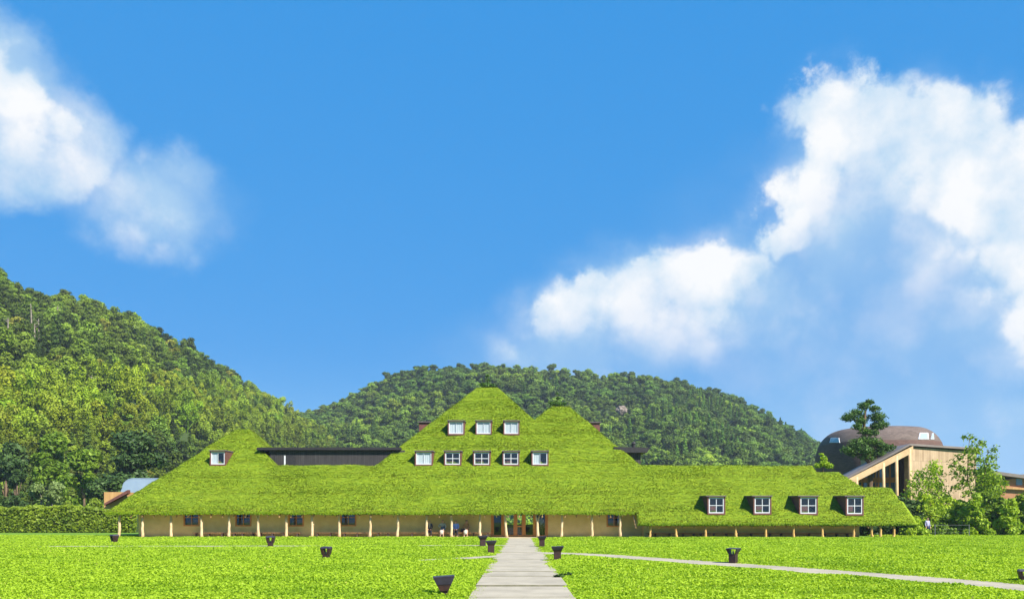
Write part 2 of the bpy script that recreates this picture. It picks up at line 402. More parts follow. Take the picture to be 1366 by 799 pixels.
# ------------------------------------------------------------------ the grass roofed building
SL = 0.75; ZE = 2.08            # front slope and eave height at YE
def fz(Y): return ZE + SL * (Y - YE)
def fY(py): return (SL * YE - ZE + CH) / (SL - (690 - py) / F)      # depth at which photo row py meets the front slope
def fP(px, py): Y = fY(py); return Vector((X(px, Y), Y, fz(Y)))
def vol(lp, rp, top_py, extra_back=0.6, back=0.75, flat=None):
    """a hipped block: left and right hip lines are given by two photo points each on the front slope"""
    def pl(a, b):
        if a == 'x': return b, 0, (-7.0 if b > 0 and True else 7.0)
        p, q = fP(*a), fP(*b); k = (q.z - p.z) / (q.x - p.x); return p.x, p.z, k
    return dict(l=pl(*lp) if lp else None, r=pl(*rp) if rp else None, Yt=fY(top_py), zt=fz(fY(top_py)), eb=extra_back, back=back)
VOLS = [
    vol(((140, 683), (315, 572)), ('x', 27.1), 621, 5.0),                        # long low body
    vol(((140, 683), (315, 572)), ((332, 572), (365, 620)), 572, 0.5),                        # left pyramid
    vol(((500, 621), (636, 517)), ((664, 517), (713, 560)), 517, 0.5),                        # main peak
    vol(((713, 560), (736, 542)), ((760, 542), (855, 621)), 542, 0.5),                        # second peak
    vol(None, ((1120, 630), (1152, 651)), 630, 3.0),                                          # right wing, stepping down
    vol(None, ('x', 32.4), 651, 2.5),
]
for v in VOLS[4:]: v['lmin'] = 5.0
YW = fY(697)                    # eave line of the right wing
XS = X(849, fY(690))            # where the eave steps down
XR = X(1217, YW) ; XL = X(140, YE)
def roof_h(x, Y):
    x = np.asarray(x, float); Y = np.asarray(Y, float); z = np.full(np.broadcast(x, Y).shape, -50.0)
    for v in VOLS:
        h = np.minimum(fz(Y), v['zt'] - v['back'] * (Y - v['Yt'] - v['eb']))
        h = np.minimum(h, v['zt'])
        if 'lmin' in v: h = np.where(x > v['lmin'], h, -50.0)
        if v['l']: h = np.minimum(h, v['l'][1] + v['l'][2] * (x - v['l'][0]))
        if v['r']: h = np.minimum(h, v['r'][1] + v['r'][2] * (x - v['r'][0]))
        z = np.maximum(z, h)
    return z
def eaveY(x): return np.where(x > XS, YW, YE)
def roof_bump(x, Y):
    return (fbm(x * .35, Y * 1.1, 4, 31) - .5) * 0.22 + (fbm(x * 1.3, Y * 3.2, 3, 77) - .5) * 0.13
def row_saw(x, Y):
    q = (Y - YE) / 1.9 + (fbm(x * .10, Y * .1, 2, 5) - .5) * .10
    return q - np.floor(q)
def backY(x): return np.full_like(np.asarray(x, float), 98.0)

bld = empty('grass_roofed_building', (0, YE, 0), 0, 'long low building under a vast green grass roof with two pointed peaks', 'building')
def bpart(o): o.parent = bld; o.matrix_parent_inverse = Matrix.Translation((0, -YE, 0)); return o

# roof body: height field over the plan, trimmed at the eaves, with an edge thickness
st = 0.2
xs = np.arange(XL - 0.3, XR + 0.5, st); ys = np.arange(YW - 0.02, 100, st)
gx, gy = np.meshgrid(xs, ys, indexing='ij'); gh = roof_h(gx, gy)
EDGE = 0.22
keep = (gh > ZE - 0.05) & (gy >= YE - .02)
keep |= (gx > XS) & (gy >= YW - .02) & (gh > 1.2)
hb = gh + roof_bump(gx, gy)
idx = -np.ones(gx.shape, int); vs = []; fs = []
cell = keep[:-1, :-1] & keep[1:, :-1] & keep[:-1, 1:] & keep[1:, 1:]
def vid(i, j, low):
    k = (i, j, low)
    if k not in vmap: vmap[k] = len(vs); vs.append((gx[i, j], gy[i, j], hb[i, j] - (EDGE if low else 0)))
    return vmap[k]
vmap = {}
ci, cj = np.nonzero(cell)
for i, j in zip(ci.tolist(), cj.tolist()):
    fs.append((vid(i, j, 0), vid(i + 1, j, 0), vid(i + 1, j + 1, 0), vid(i, j + 1, 0)))
    fs.append((vid(i, j + 1, 1), vid(i + 1, j + 1, 1), vid(i + 1, j, 1), vid(i, j, 1)))
    if j == 0 or not cell[i, j - 1]: fs.append((vid(i, j, 1), vid(i + 1, j, 1), vid(i + 1, j, 0), vid(i, j, 0)))
    if j == cell.shape[1] - 1 or not cell[i, j + 1]: fs.append((vid(i + 1, j + 1, 1), vid(i, j + 1, 1), vid(i, j + 1, 0), vid(i + 1, j + 1, 0)))
    if i == 0 or not cell[i - 1, j]: fs.append((vid(i, j + 1, 1), vid(i, j, 1), vid(i, j, 0), vid(i, j + 1, 0)))
    if i == cell.shape[0] - 1 or not cell[i + 1, j]: fs.append((vid(i + 1, j, 1), vid(i + 1, j + 1, 1), vid(i + 1, j + 1, 0), vid(i + 1, j, 0)))
rm = MB(); rm.v = vs; rm.f = fs
roof = bpart(rm.build('grass_roof', M['roof_soil'], smooth=True))

# tufts on the roof: thin leaves laid down the slope, thicker along the eaves and ridges
def roof_tufts():
    n = 620000
    x = rng.uniform(XL - .2, XR + .2, n); Y = rng.uniform(YW, 84, n)
    h = roof_h(x, Y); ok = ((h > ZE - .02) & (Y > YE)) | ((x > XS) & (h > 1.22) & (Y > YW))
    slope_seen = True
    x, Y, h = x[ok], Y[ok], h[ok]
    e = .06
    gxx = (roof_h(x + e, Y) - roof_h(x - e, Y)) / (2 * e); gyy = (roof_h(x, Y + e) - roof_h(x, Y - e)) / (2 * e)
    vis = ((gyy > 0.3) | (abs(gxx) > .3)) & ((gxx > -3) | (rng.uniform(size=len(x)) < .3)) | (rng.uniform(size=len(x)) < .25)
    x, Y, h, gxx, gyy = x[vis], Y[vis], h[vis], gxx[vis], gyy[vis]
    z = h + roof_bump(x, Y); saw = row_saw(x, Y); z = z + .03 * (1 - saw) ** 3
    # band rhythm of the turf rows + patches
    band = 0.5 + 0.5 * np.cos(Y * 2 * math.pi / 1.13 + (fbm(x * .08, Y * .2, 2, 3) - .5) * 5)
    patch = fbm(x * .16, Y * .35, 4, 11); fine = fbm(x * 1.1, Y * 2.6, 3, 12)
    tint = -.02 + 0.85 * patch + 0.40 * fine - .10 + 0.16 * band ** 3 - .02 + rng.normal(0, .08, len(x))
    dry = fbm(x * .28, Y * 1.6, 4, 44)
    tint = np.clip(tint, 0, 1)
    lip = (saw < .085) & (rng.uniform(size=len(x)) < .8 * (fbm(x * .9, np.floor((Y - YE) / 1.9) * 7.3, 3, 91) > .47))
    isdry = lip | (dry > .57 - .03 * band) & (rng.uniform(size=len(x)) < .5)
    tint = np.where(isdry, 1.2 + rng.uniform(0, .8, len(x)), tint)
    # direction of a blade: up plus downhill lean
    dn = np.stack([-gxx, -gyy, np.zeros_like(x)], 1); dn /= (np.linalg.norm(dn, axis=1, keepdims=True) + 1e-6)
    nr = np.stack([-gxx, -gyy, np.ones_like(x)], 1); nr /= np.linalg.norm(nr, axis=1, keepdims=True)
    L = rng.uniform(.035, .085, len(x)) * (0.6 + .9 * fbm(x * .5, Y * .5, 3, 9))
    near_e = (Y - eaveY(x)) < 0.35
    d = nr * .15 + dn * .9 + rng.normal(0, .10, (len(x), 3)); d[:, 2] += .03
    d[near_e] = (nr * .55 + dn * .6 + rng.normal(0, .35, (len(x), 3)))[near_e]
    d /= np.linalg.norm(d, axis=1, keepdims=True)
    u = np.cross(d, nr + rng.normal(0, .09, (len(x), 3))); u /= np.linalg.norm(u, axis=1, keepdims=True)
    c = np.stack([x, Y, z - .01], 1); w = rng.uniform(.014, .030, len(x))[:, None]
    L = np.where(near_e, L * 1.1, L)[:, None]
    q = np.stack([c - u * w, c + u * w, c + u * w * .5 + d * L, c - u * w * .5 + d * L * .9], 1).reshape(-1, 3)
    return q, tint
q, ti = roof_tufts()
o = np_mesh('roof_grass', q, 4, M['roof_leaf'], attrs={'tint': ti}); bpart(o); o['kind'] = 'stuff'

# hanging fringe below the eave line
def fringe():
    n = 7000
    x = rng.uniform(XL, XR, n); e = eaveY(x); z0 = np.where(x > XS, fz(YW), ZE)
    Y = e + rng.uniform(-.10, .06, n); z = z0 + rng.uniform(-.14, .04, n)
    c = np.stack([x, Y, z], 1); L = rng.uniform(.05, .16, n)[:, None] * (0.5 + fbm(x * .8, x * 0, 3, 2))[:, None]
    d = np.stack([rng.normal(0, .35, n), -rng.uniform(0, .7, n), -np.ones(n)], 1); d /= np.linalg.norm(d, axis=1, keepdims=True)
    u = np.stack([np.ones(n), rng.normal(0, .3, n), np.zeros(n)], 1); w = rng.uniform(.02, .05, n)[:, None]
    q = np.stack([c - u * w, c + u * w, c + u * w * .3 + d * L, c - u * w * .3 + d * L * .85], 1).reshape(-1, 3)
    return q, np.clip(rng.normal(.15, .22, n), 0, 1.0)
q, ti = fringe()
o = np_mesh('eave_fringe', q, 4, M['roof_leaf'], attrs={'tint': ti}); bpart(o); o['kind'] = 'stuff'

# walls, floor slab and inside
YWALL = 65.75; YWW = 64.7
WX0, WX1 = X(185, YWALL), X(1146, YWALL)
DX0, DX1 = X(655, YWALL), X(730, YWALL)
win_px = [(245, 266.5, 701.5), (314, 335.5, 701.8), (385, 405.5, 701.8), (454, 475.5, 701.5), (809, 829, 702.5)]
wins = [(X(a, YWALL), X(b, YWALL), Z(c, YWALL), 2.38) for a, b, c in win_px]
def wall_top(x): return 3.35 if x < XS + .5 else 2.9
wb = MB(); TH = 0.28
holes = sorted([(a, b, zb, zt) for a, b, zb, zt in wins] + [(DX0, DX1, -.3, 2.55)])
xprev = WX0
for a, b, zb, zt in holes:
    wb.box(xprev, a, YWALL, YWALL + TH, -.3, 3.3)
    if zb > 0: wb.box(a, b, YWALL + .002, YWALL + TH - .002, -.3, zb)
    wb.box(a, b, YWALL + .002, YWALL + TH - .002, zt, 3.3)
    xprev = b
wb.box(xprev, XS + .8, YWALL, YWALL + TH, -.3, 3.0); wb.box(XS + .8, XS + 1.05, YWW + .003, YWALL + TH, -.3, 2.25)
WX1 = X(1146, YWW); wa, wc = X(881, YWW), X(904, YWW)
wb.box(XS + 1.053, wa, YWW, YWW + TH, -.3, 2.25); wb.box(wa, wc, YWW + .002, YWW + TH - .002, -.3, Z(702.8, YWW)); wb.box(wa, wc, YWW + .002, YWW + TH - .002, 1.75, 2.25); wb.box(wc, WX1, YWW, YWW + TH, -.3, 2.25)
wb.box(WX0, WX0 + TH, YWALL + TH + .003, 88, -.3, 3.3); wb.box(WX1 - TH, WX1, YWW + TH + .003, 71, -.3, 2.25)
bpart(wb.build('wall', M['plaster']))
fl = MB(); fl.box(X(176, YE), XS + .8, YW + .8, YWALL - .003, -.2, 0.055); fl.box(XS + .801, X(1200, YE), YW + .15, YWW - .003, -.2, 0.055)
bpart(fl.build('porch_floor', M['slab']))
# passage behind the entrance, open to the garden at the back
inn = MB(); iy0, iy1 = YWALL + TH + .01, 78.0
inn.box(DX0 - 2.5, DX1 + 2.5, iy0, iy1, -.2, .05)
inn.box(DX0 - 2.7, DX0 - 2.5, iy0, iy1, .0, 3.2); inn.box(DX1 + 2.5, DX1 + 2.7, iy0, iy1, .0, 3.2)
inn.box(DX0 - 2.7, DX1 + 2.7, iy0, iy1, 3.0, 3.2)
inn.box(DX0 - 2.4, DX0 + .9, 70.0, 70.5, .05, 2.98); inn.box(DX1 - .9, DX1 + 2.4, 70.0, 70.5, .05, 2.98)
inn.box(DX0 + .9, DX1 - .9, 76.0, 76.8, .05, 1.0)
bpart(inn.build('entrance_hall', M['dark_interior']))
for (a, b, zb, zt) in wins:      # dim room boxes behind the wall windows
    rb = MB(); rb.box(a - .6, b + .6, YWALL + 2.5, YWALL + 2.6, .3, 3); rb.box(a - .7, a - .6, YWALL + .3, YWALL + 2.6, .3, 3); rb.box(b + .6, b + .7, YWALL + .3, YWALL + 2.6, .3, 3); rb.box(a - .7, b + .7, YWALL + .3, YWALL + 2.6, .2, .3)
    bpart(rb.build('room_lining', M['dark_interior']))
# eave beam and rafters
eb = MB()
eb.box(X(150, YE), XS - .1, YE + .42, YE + .58, 1.98, 2.12)
eb.box(XS + .15, X(1200, YE), YW + .20, YW + .34, 1.16, 1.27)
k = X(150, YE)
bpart(eb.build('eave_beam', M['timber']))
x = WX0 + .1
while x < XR - 1.2:
    main = x < XS - .2; y0, z0 = (YE + .1, fz(YE) - .42) if main else (YW + .1, fz(YW) - .42)
    y1 = YWALL - .01; z1 = z0 + SL * (y1 - y0)
    rf = MB(); rf.hexa([(x, y0, z0), (x + .09, y0, z0), (x + .09, y1, z1), (x, y1, z1)], [(x, y0, z0 + .11), (x + .09, y0, z0 + .11), (x + .09, y1, z1 + .11), (x, y1, z1 + .11)])
    bpart(rf.build('rafter', M['timber'])); x += .92

fl = MB()
def window_unit(parent, x0, x1, y, z0, z1, m, fw=.07, nx=2, nz=2, mw=.035, glass='glass', name='window', curtain=False, dep=.08, headm=None):
    w = MB()
    w.box(x0, x0 + fw, y, y + dep, z0, z1); w.box(x1 - fw, x1, y, y + dep, z0, z1)
    w.box(x0 + fw, x1 - fw, y + .001, y + dep, z0, z0 + fw); w.box(x0 + fw, x1 - fw, y + .001, y + dep, z1 - fw, z1)
    for i in range(1, nx): c = x0 + fw + (x1 - x0 - 2 * fw) * i / nx; w.box(c - mw / 2, c + mw / 2, y + .012, y + dep - .02, z0 + fw, z1 - fw)
    for i in range(1, nz):
        c = z0 + fw + (z1 - z0 - 2 * fw) * i / nz; prev = x0 + fw
        for k in range(nx):
            nxt = x0 + fw + (x1 - x0 - 2 * fw) * (k + 1) / nx - (mw / 2 if k < nx - 1 else 0); w.box(prev, nxt, y + .015, y + dep - .022, c - mw / 2, c + mw / 2); prev = nxt + mw
    wo = w.build(name, m, parent)
    gl = MB(); gl.box(x0 + fw * .6, x1 - fw * .6, y + dep * .55, y + dep * .55 + .008, z0 + fw * .6, z1 - fw * .6); 
    return wo, gl
for (a, b, zb, zt) in wins:
    wo, gl = window_unit(None, a, b, YWALL - .03, zb, zt, M['frame_orange'], fw=.11, mw=.05, dep=.12)
    bpart(wo); g_ = gl.build('pane', M['glass'], wo)
    cu = MB(); cu.box(a + .1, b - .1, YWALL + .6, YWALL + .62, zb - .1, zb + .55); cu.build('inner_shelf', M['bench_wood'], wo)

wo, gl = window_unit(None, wa, wc, YWW - .03, Z(702.8, YWW), 1.74, M['frame_orange'], fw=.08, mw=.04, dep=.12); bpart(wo); gl.build('pane', M['glass'], wo)
# entrance: framed glass bays with a door in the middle
ent = MB(); fy = YWALL - .04
posts = [656.2, 671.3, 687.6, 698.6, 713.5, 729.6]
def pcol(mb, px, w=.13): c = X(px, YWALL); mb.box(c - w / 2, c + w / 2, fy - .02, fy + .14, .05, 2.55)
for p in posts: pcol(ent, p, .17 if p in (687.6, 698.6) else .14)
ent.box(X(656.2, YWALL) + .07, X(729.6, YWALL) - .07, fy - .01, fy + .12, 2.42, 2.548)
ent_o = bpart(ent.build('entrance_frame', M['frame_orange']))
for i, (a, b) in enumerate(zip(posts[:-1], posts[1:])):
    xa, xb = X(a, YWALL) + .09, X(b, YWALL) - .09; door = i == 2
    f = MB(); zb = .06
    f.box(xa, xa + .07, fy, fy + .09, zb, 2.4); f.box(xb - .07, xb, fy, fy + .09, zb, 2.4)
    f.box(xa + .07, xb - .07, fy + .001, fy + .09, zb, zb + .16); f.box(xa + .07, xb - .07, fy + .001, fy + .09, 2.3, 2.4)
    if door: f.box(xa + .07, xb - .07, fy + .001, fy + .09, 0.88, .98)
    fo = bpart(f.build('door' if door else 'glazed_bay', M['frame_orange']))
    gl = MB(); gl.box(xa + .05, xb - .05, fy + .05, fy + .058, zb + .1, 2.35); gl.build('pane', M['door_glass'], fo)
    if door:
        h = MB(); h.tube([(xb - .1, fy - .06, 1.0), (xb - .1, fy - .06, 1.3)], .012); h.box(xb - .11, xb - .09, fy - .06, fy, 1.01, 1.03); h.box(xb - .11, xb - .09, fy - .06, fy, 1.27, 1.29); h.build('handle', M['corten'], fo)

# posts: peeled trunks under the eaves
def post_mb(x, y, h, r, bend=0.0, fork=False, lean=0.0, knot=None, foot=1.0, seed=0):
    rr = random.Random(seed); mb = MB(); n = 9; pts = []; rad = []
    for i in range(n):
        t = i / (n - 1); pts.append((x + lean * (t - .5) + bend * math.sin(t * math.pi) + rr.uniform(-.022, .022) * (0 < i < n - 1) - foot * .05 * max(0, .25 - t) * 4 * rr.choice((0, 1, -1)), y + rr.uniform(-.015, .015), .04 + (h - .04) * t))
        rad.append(r * (1.12 - .22 * t + (.22 * max(0, .2 - t) / .2) + rr.uniform(-.05, .05)))
    if fork:
        k = 6; mb.tube(pts[:k + 1], rad[:k + 1], 10)
        b0 = Vector(pts[k]); mb.tube([b0 - Vector((0, 0, .25)), b0 + Vector((-.10, 0, .12)), Vector((x - .20, y, h))], [rad[k], rad[k] * .8, rad[k] * .75], 9)
        mb.tube([b0 - Vector((0, 0, .25)), b0 + Vector((.12, 0, .12)), Vector((x + .26, y, h))], [rad[k] * .9, rad[k] * .7, rad[k] * .65], 9)
    else: mb.tube(pts, rad, 10)
    if knot:
        p = Vector(pts[int(knot[0] * (n - 1))]); mb.tube([p, p + Vector((knot[1], -.03, .05))], [r * .55, r * .38], 7)
    return mb
YP = YE + .48; YPW = YW + .26
mainp = [159.5, 190.4, 228.3, 268.3, 305.6, 344.7, 382, 416, 453.2, 494.2, 530.7, 569, 602.5, 640, 674.5, 717, 749.6, 789.5, 827]
for i, px in enumerate(mainp):
    knot = {5: (.2, -.17), 7: (.62, .16), 17: (.6, -.17), 12: None}.get(i)
    mb = post_mb(X(px, YP), YP, 2.05, .102, bend={7: .05, 3: .03, 8: -.04}.get(i, 0.0), fork=(i == 15), lean=(-.12 if i == 14 else random.uniform(-.05, .05)), knot=knot, seed=i)
    bpart(mb.build('post', M['log'], smooth=True))
wingp = [867, 901.6, 941.4, 981.3, 1021.6, 1058, 1097, 1138.5, 1163, 1173, 1192]
for i, px in enumerate(wingp):
    bend = {8: -.16, 9: .10, 10: .03}.get(i, random.uniform(-.02, .02))
    mb = post_mb(X(px + (2 if i == 8 else 0), YPW), YPW, 1.18, .086, bend=bend, lean=.06 if i == 8 else 0, knot=(.25, .17) if i == 3 else None, seed=50 + i)
    bpart(mb.build('post', M['log_warm'], smooth=True))

# dormers
def dormer(x0p, x1p, y0p, y1p, kind, wide_roof=False):
    """front opening given in photo pixels; the box runs back into the slope"""
    Yb = fY(y1p) + .12; Yf = Yb - .16
    x0, x1 = X(x0p, Yf), X(x1p, Yf); z0 = Z(y1p, Yf) ; z1 = Z(y0p, Yf)
    d = MB(); t = .10
    Yt = fY(690) if False else (z1 - ZE) / SL + YE + .35
    bk = (0, 0)
    # cheeks, sill and back as thick boards
    for a, b in ((x0, x0 + t), (x1 - t, x1)):
        d.add([(a, Yf, z0), (b, Yf, z0), (b, Yb + .5, z0), (a, Yb + .5, z0), (a, Yf, z1 - .05), (b, Yf, z1 - .05), (b, Yt, z1 - .05), (a, Yt, z1 - .05)],
              [(0, 3, 2, 1), (4, 5, 6, 7), (0, 1, 5, 4), (1, 2, 6, 5), (2, 3, 7, 6), (3, 0, 4, 7)])
    d.box(x0 + t, x1 - t, Yf + .001, Yb + .4, z0, z0 + .12)
    d.box(x0 + t, x1 - t, Yf + .5, Yf + .55, z0 + .12, z1 - .051)
    do = bpart(d.build('dormer', M['dormer_side']))
    ov = .14 if wide_roof else .04
    r = MB(); r.hexa([(x0 - ov, Yf - .12, z1 - .05), (x1 + .05, Yf - .12, z1 - .05), (x1 + .05, Yt + .1, z1 - .02), (x0 - ov, Yt + .1, z1 - .02)],
                     [(x0 - ov, Yf - .12, z1 + .04), (x1 + .05, Yf - .12, z1 + .04), (x1 + .05, Yt + .1, z1 + .08), (x0 - ov, Yt + .1, z1 + .08)])
    r.build('dormer_roof', M['dormer_top'], do)
    li = MB(); li.box(x0 + t, x1 - t, Yf + .02, Yf + .10, z1 - .13, z1 - .055); li.build('lintel', M['frame_yellow'], do)
    wo, gl = window_unit(do, x0 + t, x1 - t, Yf + .03, z0 + .125, z1 - .135, M['frame_white'], fw=.085, mw=.05 if kind == 'open' else .03, nx=2, nz=2 if kind == 'open' else 1, dep=.07, name='window_frame')
    gl.build('pane', M['glass'], do)
    if kind != 'open':
        c = MB(); xa, xb = x0 + t + .08, x1 - t - .08; n = 24; za, zb = z0 + .2, z1 - .2
        for i in range(n // 2 if kind == 'half' else n):
            u0, u1 = xa + (xb - xa) * i / n, xa + (xb - xa) * (i + 1) / n; w0 = .008 * math.sin(i * 1.9); w1 = .008 * math.sin((i + 1) * 1.9)
            c.add([(u0, Yf + .115 + w0, za), (u1, Yf + .115 + w1, za), (u1, Yf + .115 + w1, zb), (u0, Yf + .115 + w0, zb)], [(0, 1, 2, 3)])
        c.build('curtain', M['curtain'], do)
    return do
DLIST = [(597.4, 619.6, 561, 580.2, 'blind'), (634.4, 656, 561, 580.2, 'blind'), (671.5, 693, 561, 580.2, 'blind'),
         (553.5, 577.2, 601.3, 621.3, 'blind'), (592.4, 615.3, 601.3, 621.3, 'open'), (631, 654.2, 601.3, 621.3, 'open'), (670.3, 693, 601.3, 621.3, 'open'), (709, 731.8, 601.3, 621.3, 'half'),
         (280, 301.5, 600.8, 621.0, 'half'),
         (943.8, 967.5, 661.3, 686.3, 'open'), (1005, 1029, 661.3, 686.3, 'open'), (1066, 1091, 661.3, 686.8, 'open'), (1128.3, 1152, 661.3, 687.3, 'open')]
for d_ in DLIST: dormer(*d_, wide_roof=d_[0] > 900)
# small cheeks of dormers that look out over the side slopes
for (px, py0, py1, Yq, w) in ((567, 564.5, 576, 76.5, 1.0), (793, 565, 576, 76.3, .9), (162 + 88, 640, 644, 70, .5)):
    if px == 250: continue
    m_ = MB(); a = P(px, py1, Yq); top = Z(py0, Yq)
    m_.box(a.x - w * .5, a.x + w * .5, Yq - .6, Yq + .6, a.z - .8, top); do = bpart(m_.build('side_dormer', M['dormer_side']))
    r = MB(); r.box(a.x - w * .6, a.x + w * .6, Yq - .75, Yq + .75, top, top + .09); r.build('dormer_roof', M['dormer_top'], do)

# black boarded upper storey behind the low ridge, with its flat roof
UY = 71.2
ub = MB(); ub.box(X(360, UY), X(540, UY), UY, UY + 7, 5.4, Z(600.5, UY)); 
ubo = bpart(ub.build('upper_storey', M['black_boards']))
tr = MB(); tr.box(X(344, UY), X(535, UY), UY - .35, UY + 7.3, Z(600.4, UY), Z(597, UY)); tr.build('flat_roof', M['black_trim'], ubo)
dj = MB(); dj.box(X(379.2, UY), X(381.2, UY), UY - .05, UY - .003, 5.9, Z(607.5, UY)); dj.build('white_door_post', M['frame_white'], ubo)
dk = MB(); dk.box(X(381.4, UY), X(394.8, UY), UY - .03, UY - .003, 5.9, Z(607, UY)); dk.build('dark_door', M['black_trim'], ubo)
tz = MB(); tz.box(X(366, UY), X(366.8, UY), UY - .04, UY - .003, 5.9, Z(600.6, UY)); tz.build('cover_strip', M['black_trim'], ubo)
VYY = 72.0
vb = MB(); vb.box(X(815, VYY), X(854.5, VYY), VYY, VYY + 5, 5.4, Z(604, VYY)); vbo = bpart(vb.build('stair_housing', M['black_boards']))
vr = MB(); vr.hexa([(X(818, VYY), VYY - .5, Z(604, VYY)), (X(862, VYY), VYY - .5, Z(604, VYY)), (X(862, VYY), VYY + 5.4, Z(604, VYY)), (X(818, VYY), VYY + 5.4, Z(604, VYY))],
                   [(X(818, VYY), VYY - .5, Z(596.5, VYY)), (X(866, VYY), VYY - .5, Z(597.5, VYY)), (X(866, VYY), VYY + 5.4, Z(597.5, VYY)), (X(818, VYY), VYY + 5.4, Z(596.5, VYY))])
vr.build('flat_roof', M['black_trim'], vbo)
vc = MB(); c0 = P(845, 597, 73); vc.tube([c0, c0 + Vector((0, 0, .35))], .16); vc.tube([c0 + Vector((0, 0, .35)), c0 + Vector((0, 0, .55))], [.24, .1]); vc.build('chimney', M['black_trim'], vbo)

# left end: timber gable and tin roof peeping out behind the slope
LY = 68.0
lt = MB(); lt.box(X(139, LY), X(168, LY), LY, LY + 3, 2.4, Z(656, LY)); lto = bpart(lt.build('timber_annex', M['timber']))
lr = MB(); a, b, c = P(139, 672, LY - .6), P(164, 656, LY - .6), P(172, 653.5, LY - .6)
lr.hexa([(a.x, a.y, a.z - .12), (b.x + .4, a.y, b.z - .12), (b.x + .4, a.y + .5, b.z - .12), (a.x, a.y + .5, a.z - .12)],
        [(a.x, a.y, a.z + .05), (b.x + .4, a.y, b.z + .18), (b.x + .4, a.y + .5, b.z + .18), (a.x, a.y + .5, a.z + .05)]); lr.build('sloping_barge_board', M['dormer_side'], lto)

# benches along the wall
def bench(x0p, x1p, legs, label, zt=.43, yy=None):
    yy = yy or (YWALL - .45 if x0p < 820 else YWW - .4)
    x0, x1 = X(x0p, yy), X(x1p, yy); b = empty('bench', ((x0 + x1) / 2, yy, 0.055), 0, label, 'bench', 'benches along the earthen wall'); cxx = (x0 + x1) / 2
    s = MB(); s.box(x0 - cxx, x1 - cxx, -.2, .2, zt - .055 - .05, zt - .055); s.build('seat', M['bench_wood'], b, bevel=.006)
    for lp in legs:
        l = MB(); lx = X(lp, yy) - cxx; l.box(lx - .055, lx + .055, -.16, .16, 0, zt - .106); l.build('leg', M['bench_leg'], b)
bench(257.5, 329, (262, 279, 297, 313, 324), 'wooden bench standing between the two leftmost wall windows, nearest the left end of the building')
bench(330.5, 401, (338, 348, 364, 379, 397), 'wooden bench under the third wall window from the left')
bench(418.5, 511, (424, 441, 460, 477, 505), 'wooden bench under the fourth wall window from the left')
bench(513, 655, (518, 550, 588, 612, 632, 651), 'long wooden bench on which the four people sit, left of the glass entrance')
bench(862, 929, (866, 874, 893, 911, 925), 'wooden bench under the low window right where the eave steps down')
bench(931, 1033, (935, 952, 969, 984, 1002, 1027), 'wooden bench in the middle of the low right wing')
bench(1035, 1136, (1042, 1060, 1079, 1100, 1116, 1130), 'wooden bench at the right end of the earthen wall beside the free-standing posts')

# ------------------------------------------------------------------ terrain of the wooded hills
def smooth_prof(pts, px): 
    xs_, ys_ = zip(*pts); return np.interp(px, xs_, ys_)
LH = [(-420, 330), (-200, 305), (-60, 338), (0, 364), (20, 376), (55, 390), (80, 386), (110, 393), (150, 408), (200, 433), (260, 463), (310, 493), (350, 523), (385, 545), (410, 560), (440, 582), (480, 610), (540, 650), (600, 684), (640, 690)]
CH_ = [(300, 600), (350, 572), (385, 553), (400, 547), (430, 542), (470, 527), (510, 507), (545, 494), (560, 488), (590, 486), (620, 489), (650, 485), (700, 491), (750, 494), (800, 499), (850, 500), (880, 502), (920, 512), (960, 522), (1000, 540), (1040, 559), (1070, 577), (1095, 592), (1110, 606), (1135, 645), (1165, 690)]
def hill(name, prof, px0, px1, Yb, Yr, amp, tree_h, seed, npx=240, nt=60, back=1.35):
    """a ridge whose crest has the photographed skyline at its real distance; returns the height function"""
    u = np.linspace(px0, px1, npx); tt = np.linspace(0, 1.5, nt)
    def h(px, t):
        Yrr = Yr(px) if callable(Yr) else Yr; Ybb = Yb(px) if callable(Yb) else Yb
        t1 = np.minimum(t, 1.0); Y = Ybb + (Yrr - Ybb) * t
        x = (px - 683) * Y / F
        zr = CH + (690 - smooth_prof(prof, px)) * Yrr / F - tree_h * .6
        zr = np.maximum(zr, 0)
        sh = np.where(t <= 1, t1 ** 1.08, 1 - (t - 1) * 1.6)
        z = zr * sh
        bump = (fbm(x / 38.0, Y / 60.0, 4, seed) - .5) * 2 * amp * np.sin(np.clip(t, 0, 1) * math.pi) ** .7 * np.minimum(zr / 30, 1)
        return x, Y, z + bump - .3
    U, T = np.meshgrid(u, tt, indexing='ij'); x, Y, z = h(U, T)
    vs = np.stack([x, Y, z], -1).reshape(-1, 3); fs = []
    for i in range(npx - 1):
        for j in range(nt - 1): a = i * nt + j; fs.append((a, a + nt, a + nt + 1, a + 1))
    mb = MB(); mb.v = vs.tolist(); mb.f = fs
    o = mb.build(name, M['forest_floor'], smooth=True); o['kind'] = 'structure'
    return h
M['forest_floor'] = princ('forest_floor', (0.035, 0.06, 0.012), 0.95, (0.05, 0.075, 0.016), scale=.05)
LYB = lambda px: np.interp(px, (-400, 0, 180, 330, 640), (118, 118, 135, 190, 260))
LYR = lambda px: np.interp(px, (-400, 0, 200, 400, 640), (235, 245, 300, 380, 380))
h_left = hill('left_hill', LH, -420, 640, LYB, LYR, 7, 8, 3)
h_mid = hill('middle_hill', CH_, 300, 1165, 250, 480, 10, 8, 8)
FH = [(1180, 680), (1230, 655), (1280, 634), (1310, 629), (1340, 632), (1366, 628), (1450, 615), (1560, 640), (1700, 685)]
M['far_hill'] = princ('far_hill', (0.03, 0.06, 0.05), 1.0, (0.04, 0.075, 0.05), scale=.01)
M['forest_floor_keep'] = M['forest_floor']; M['forest_floor'] = M['far_hill']
h_far = hill('far_hill', FH, 1180, 1700, 1500, 2600, 20, 8, 21, 120, 20)
M['forest_floor'] = M['forest_floor_keep']

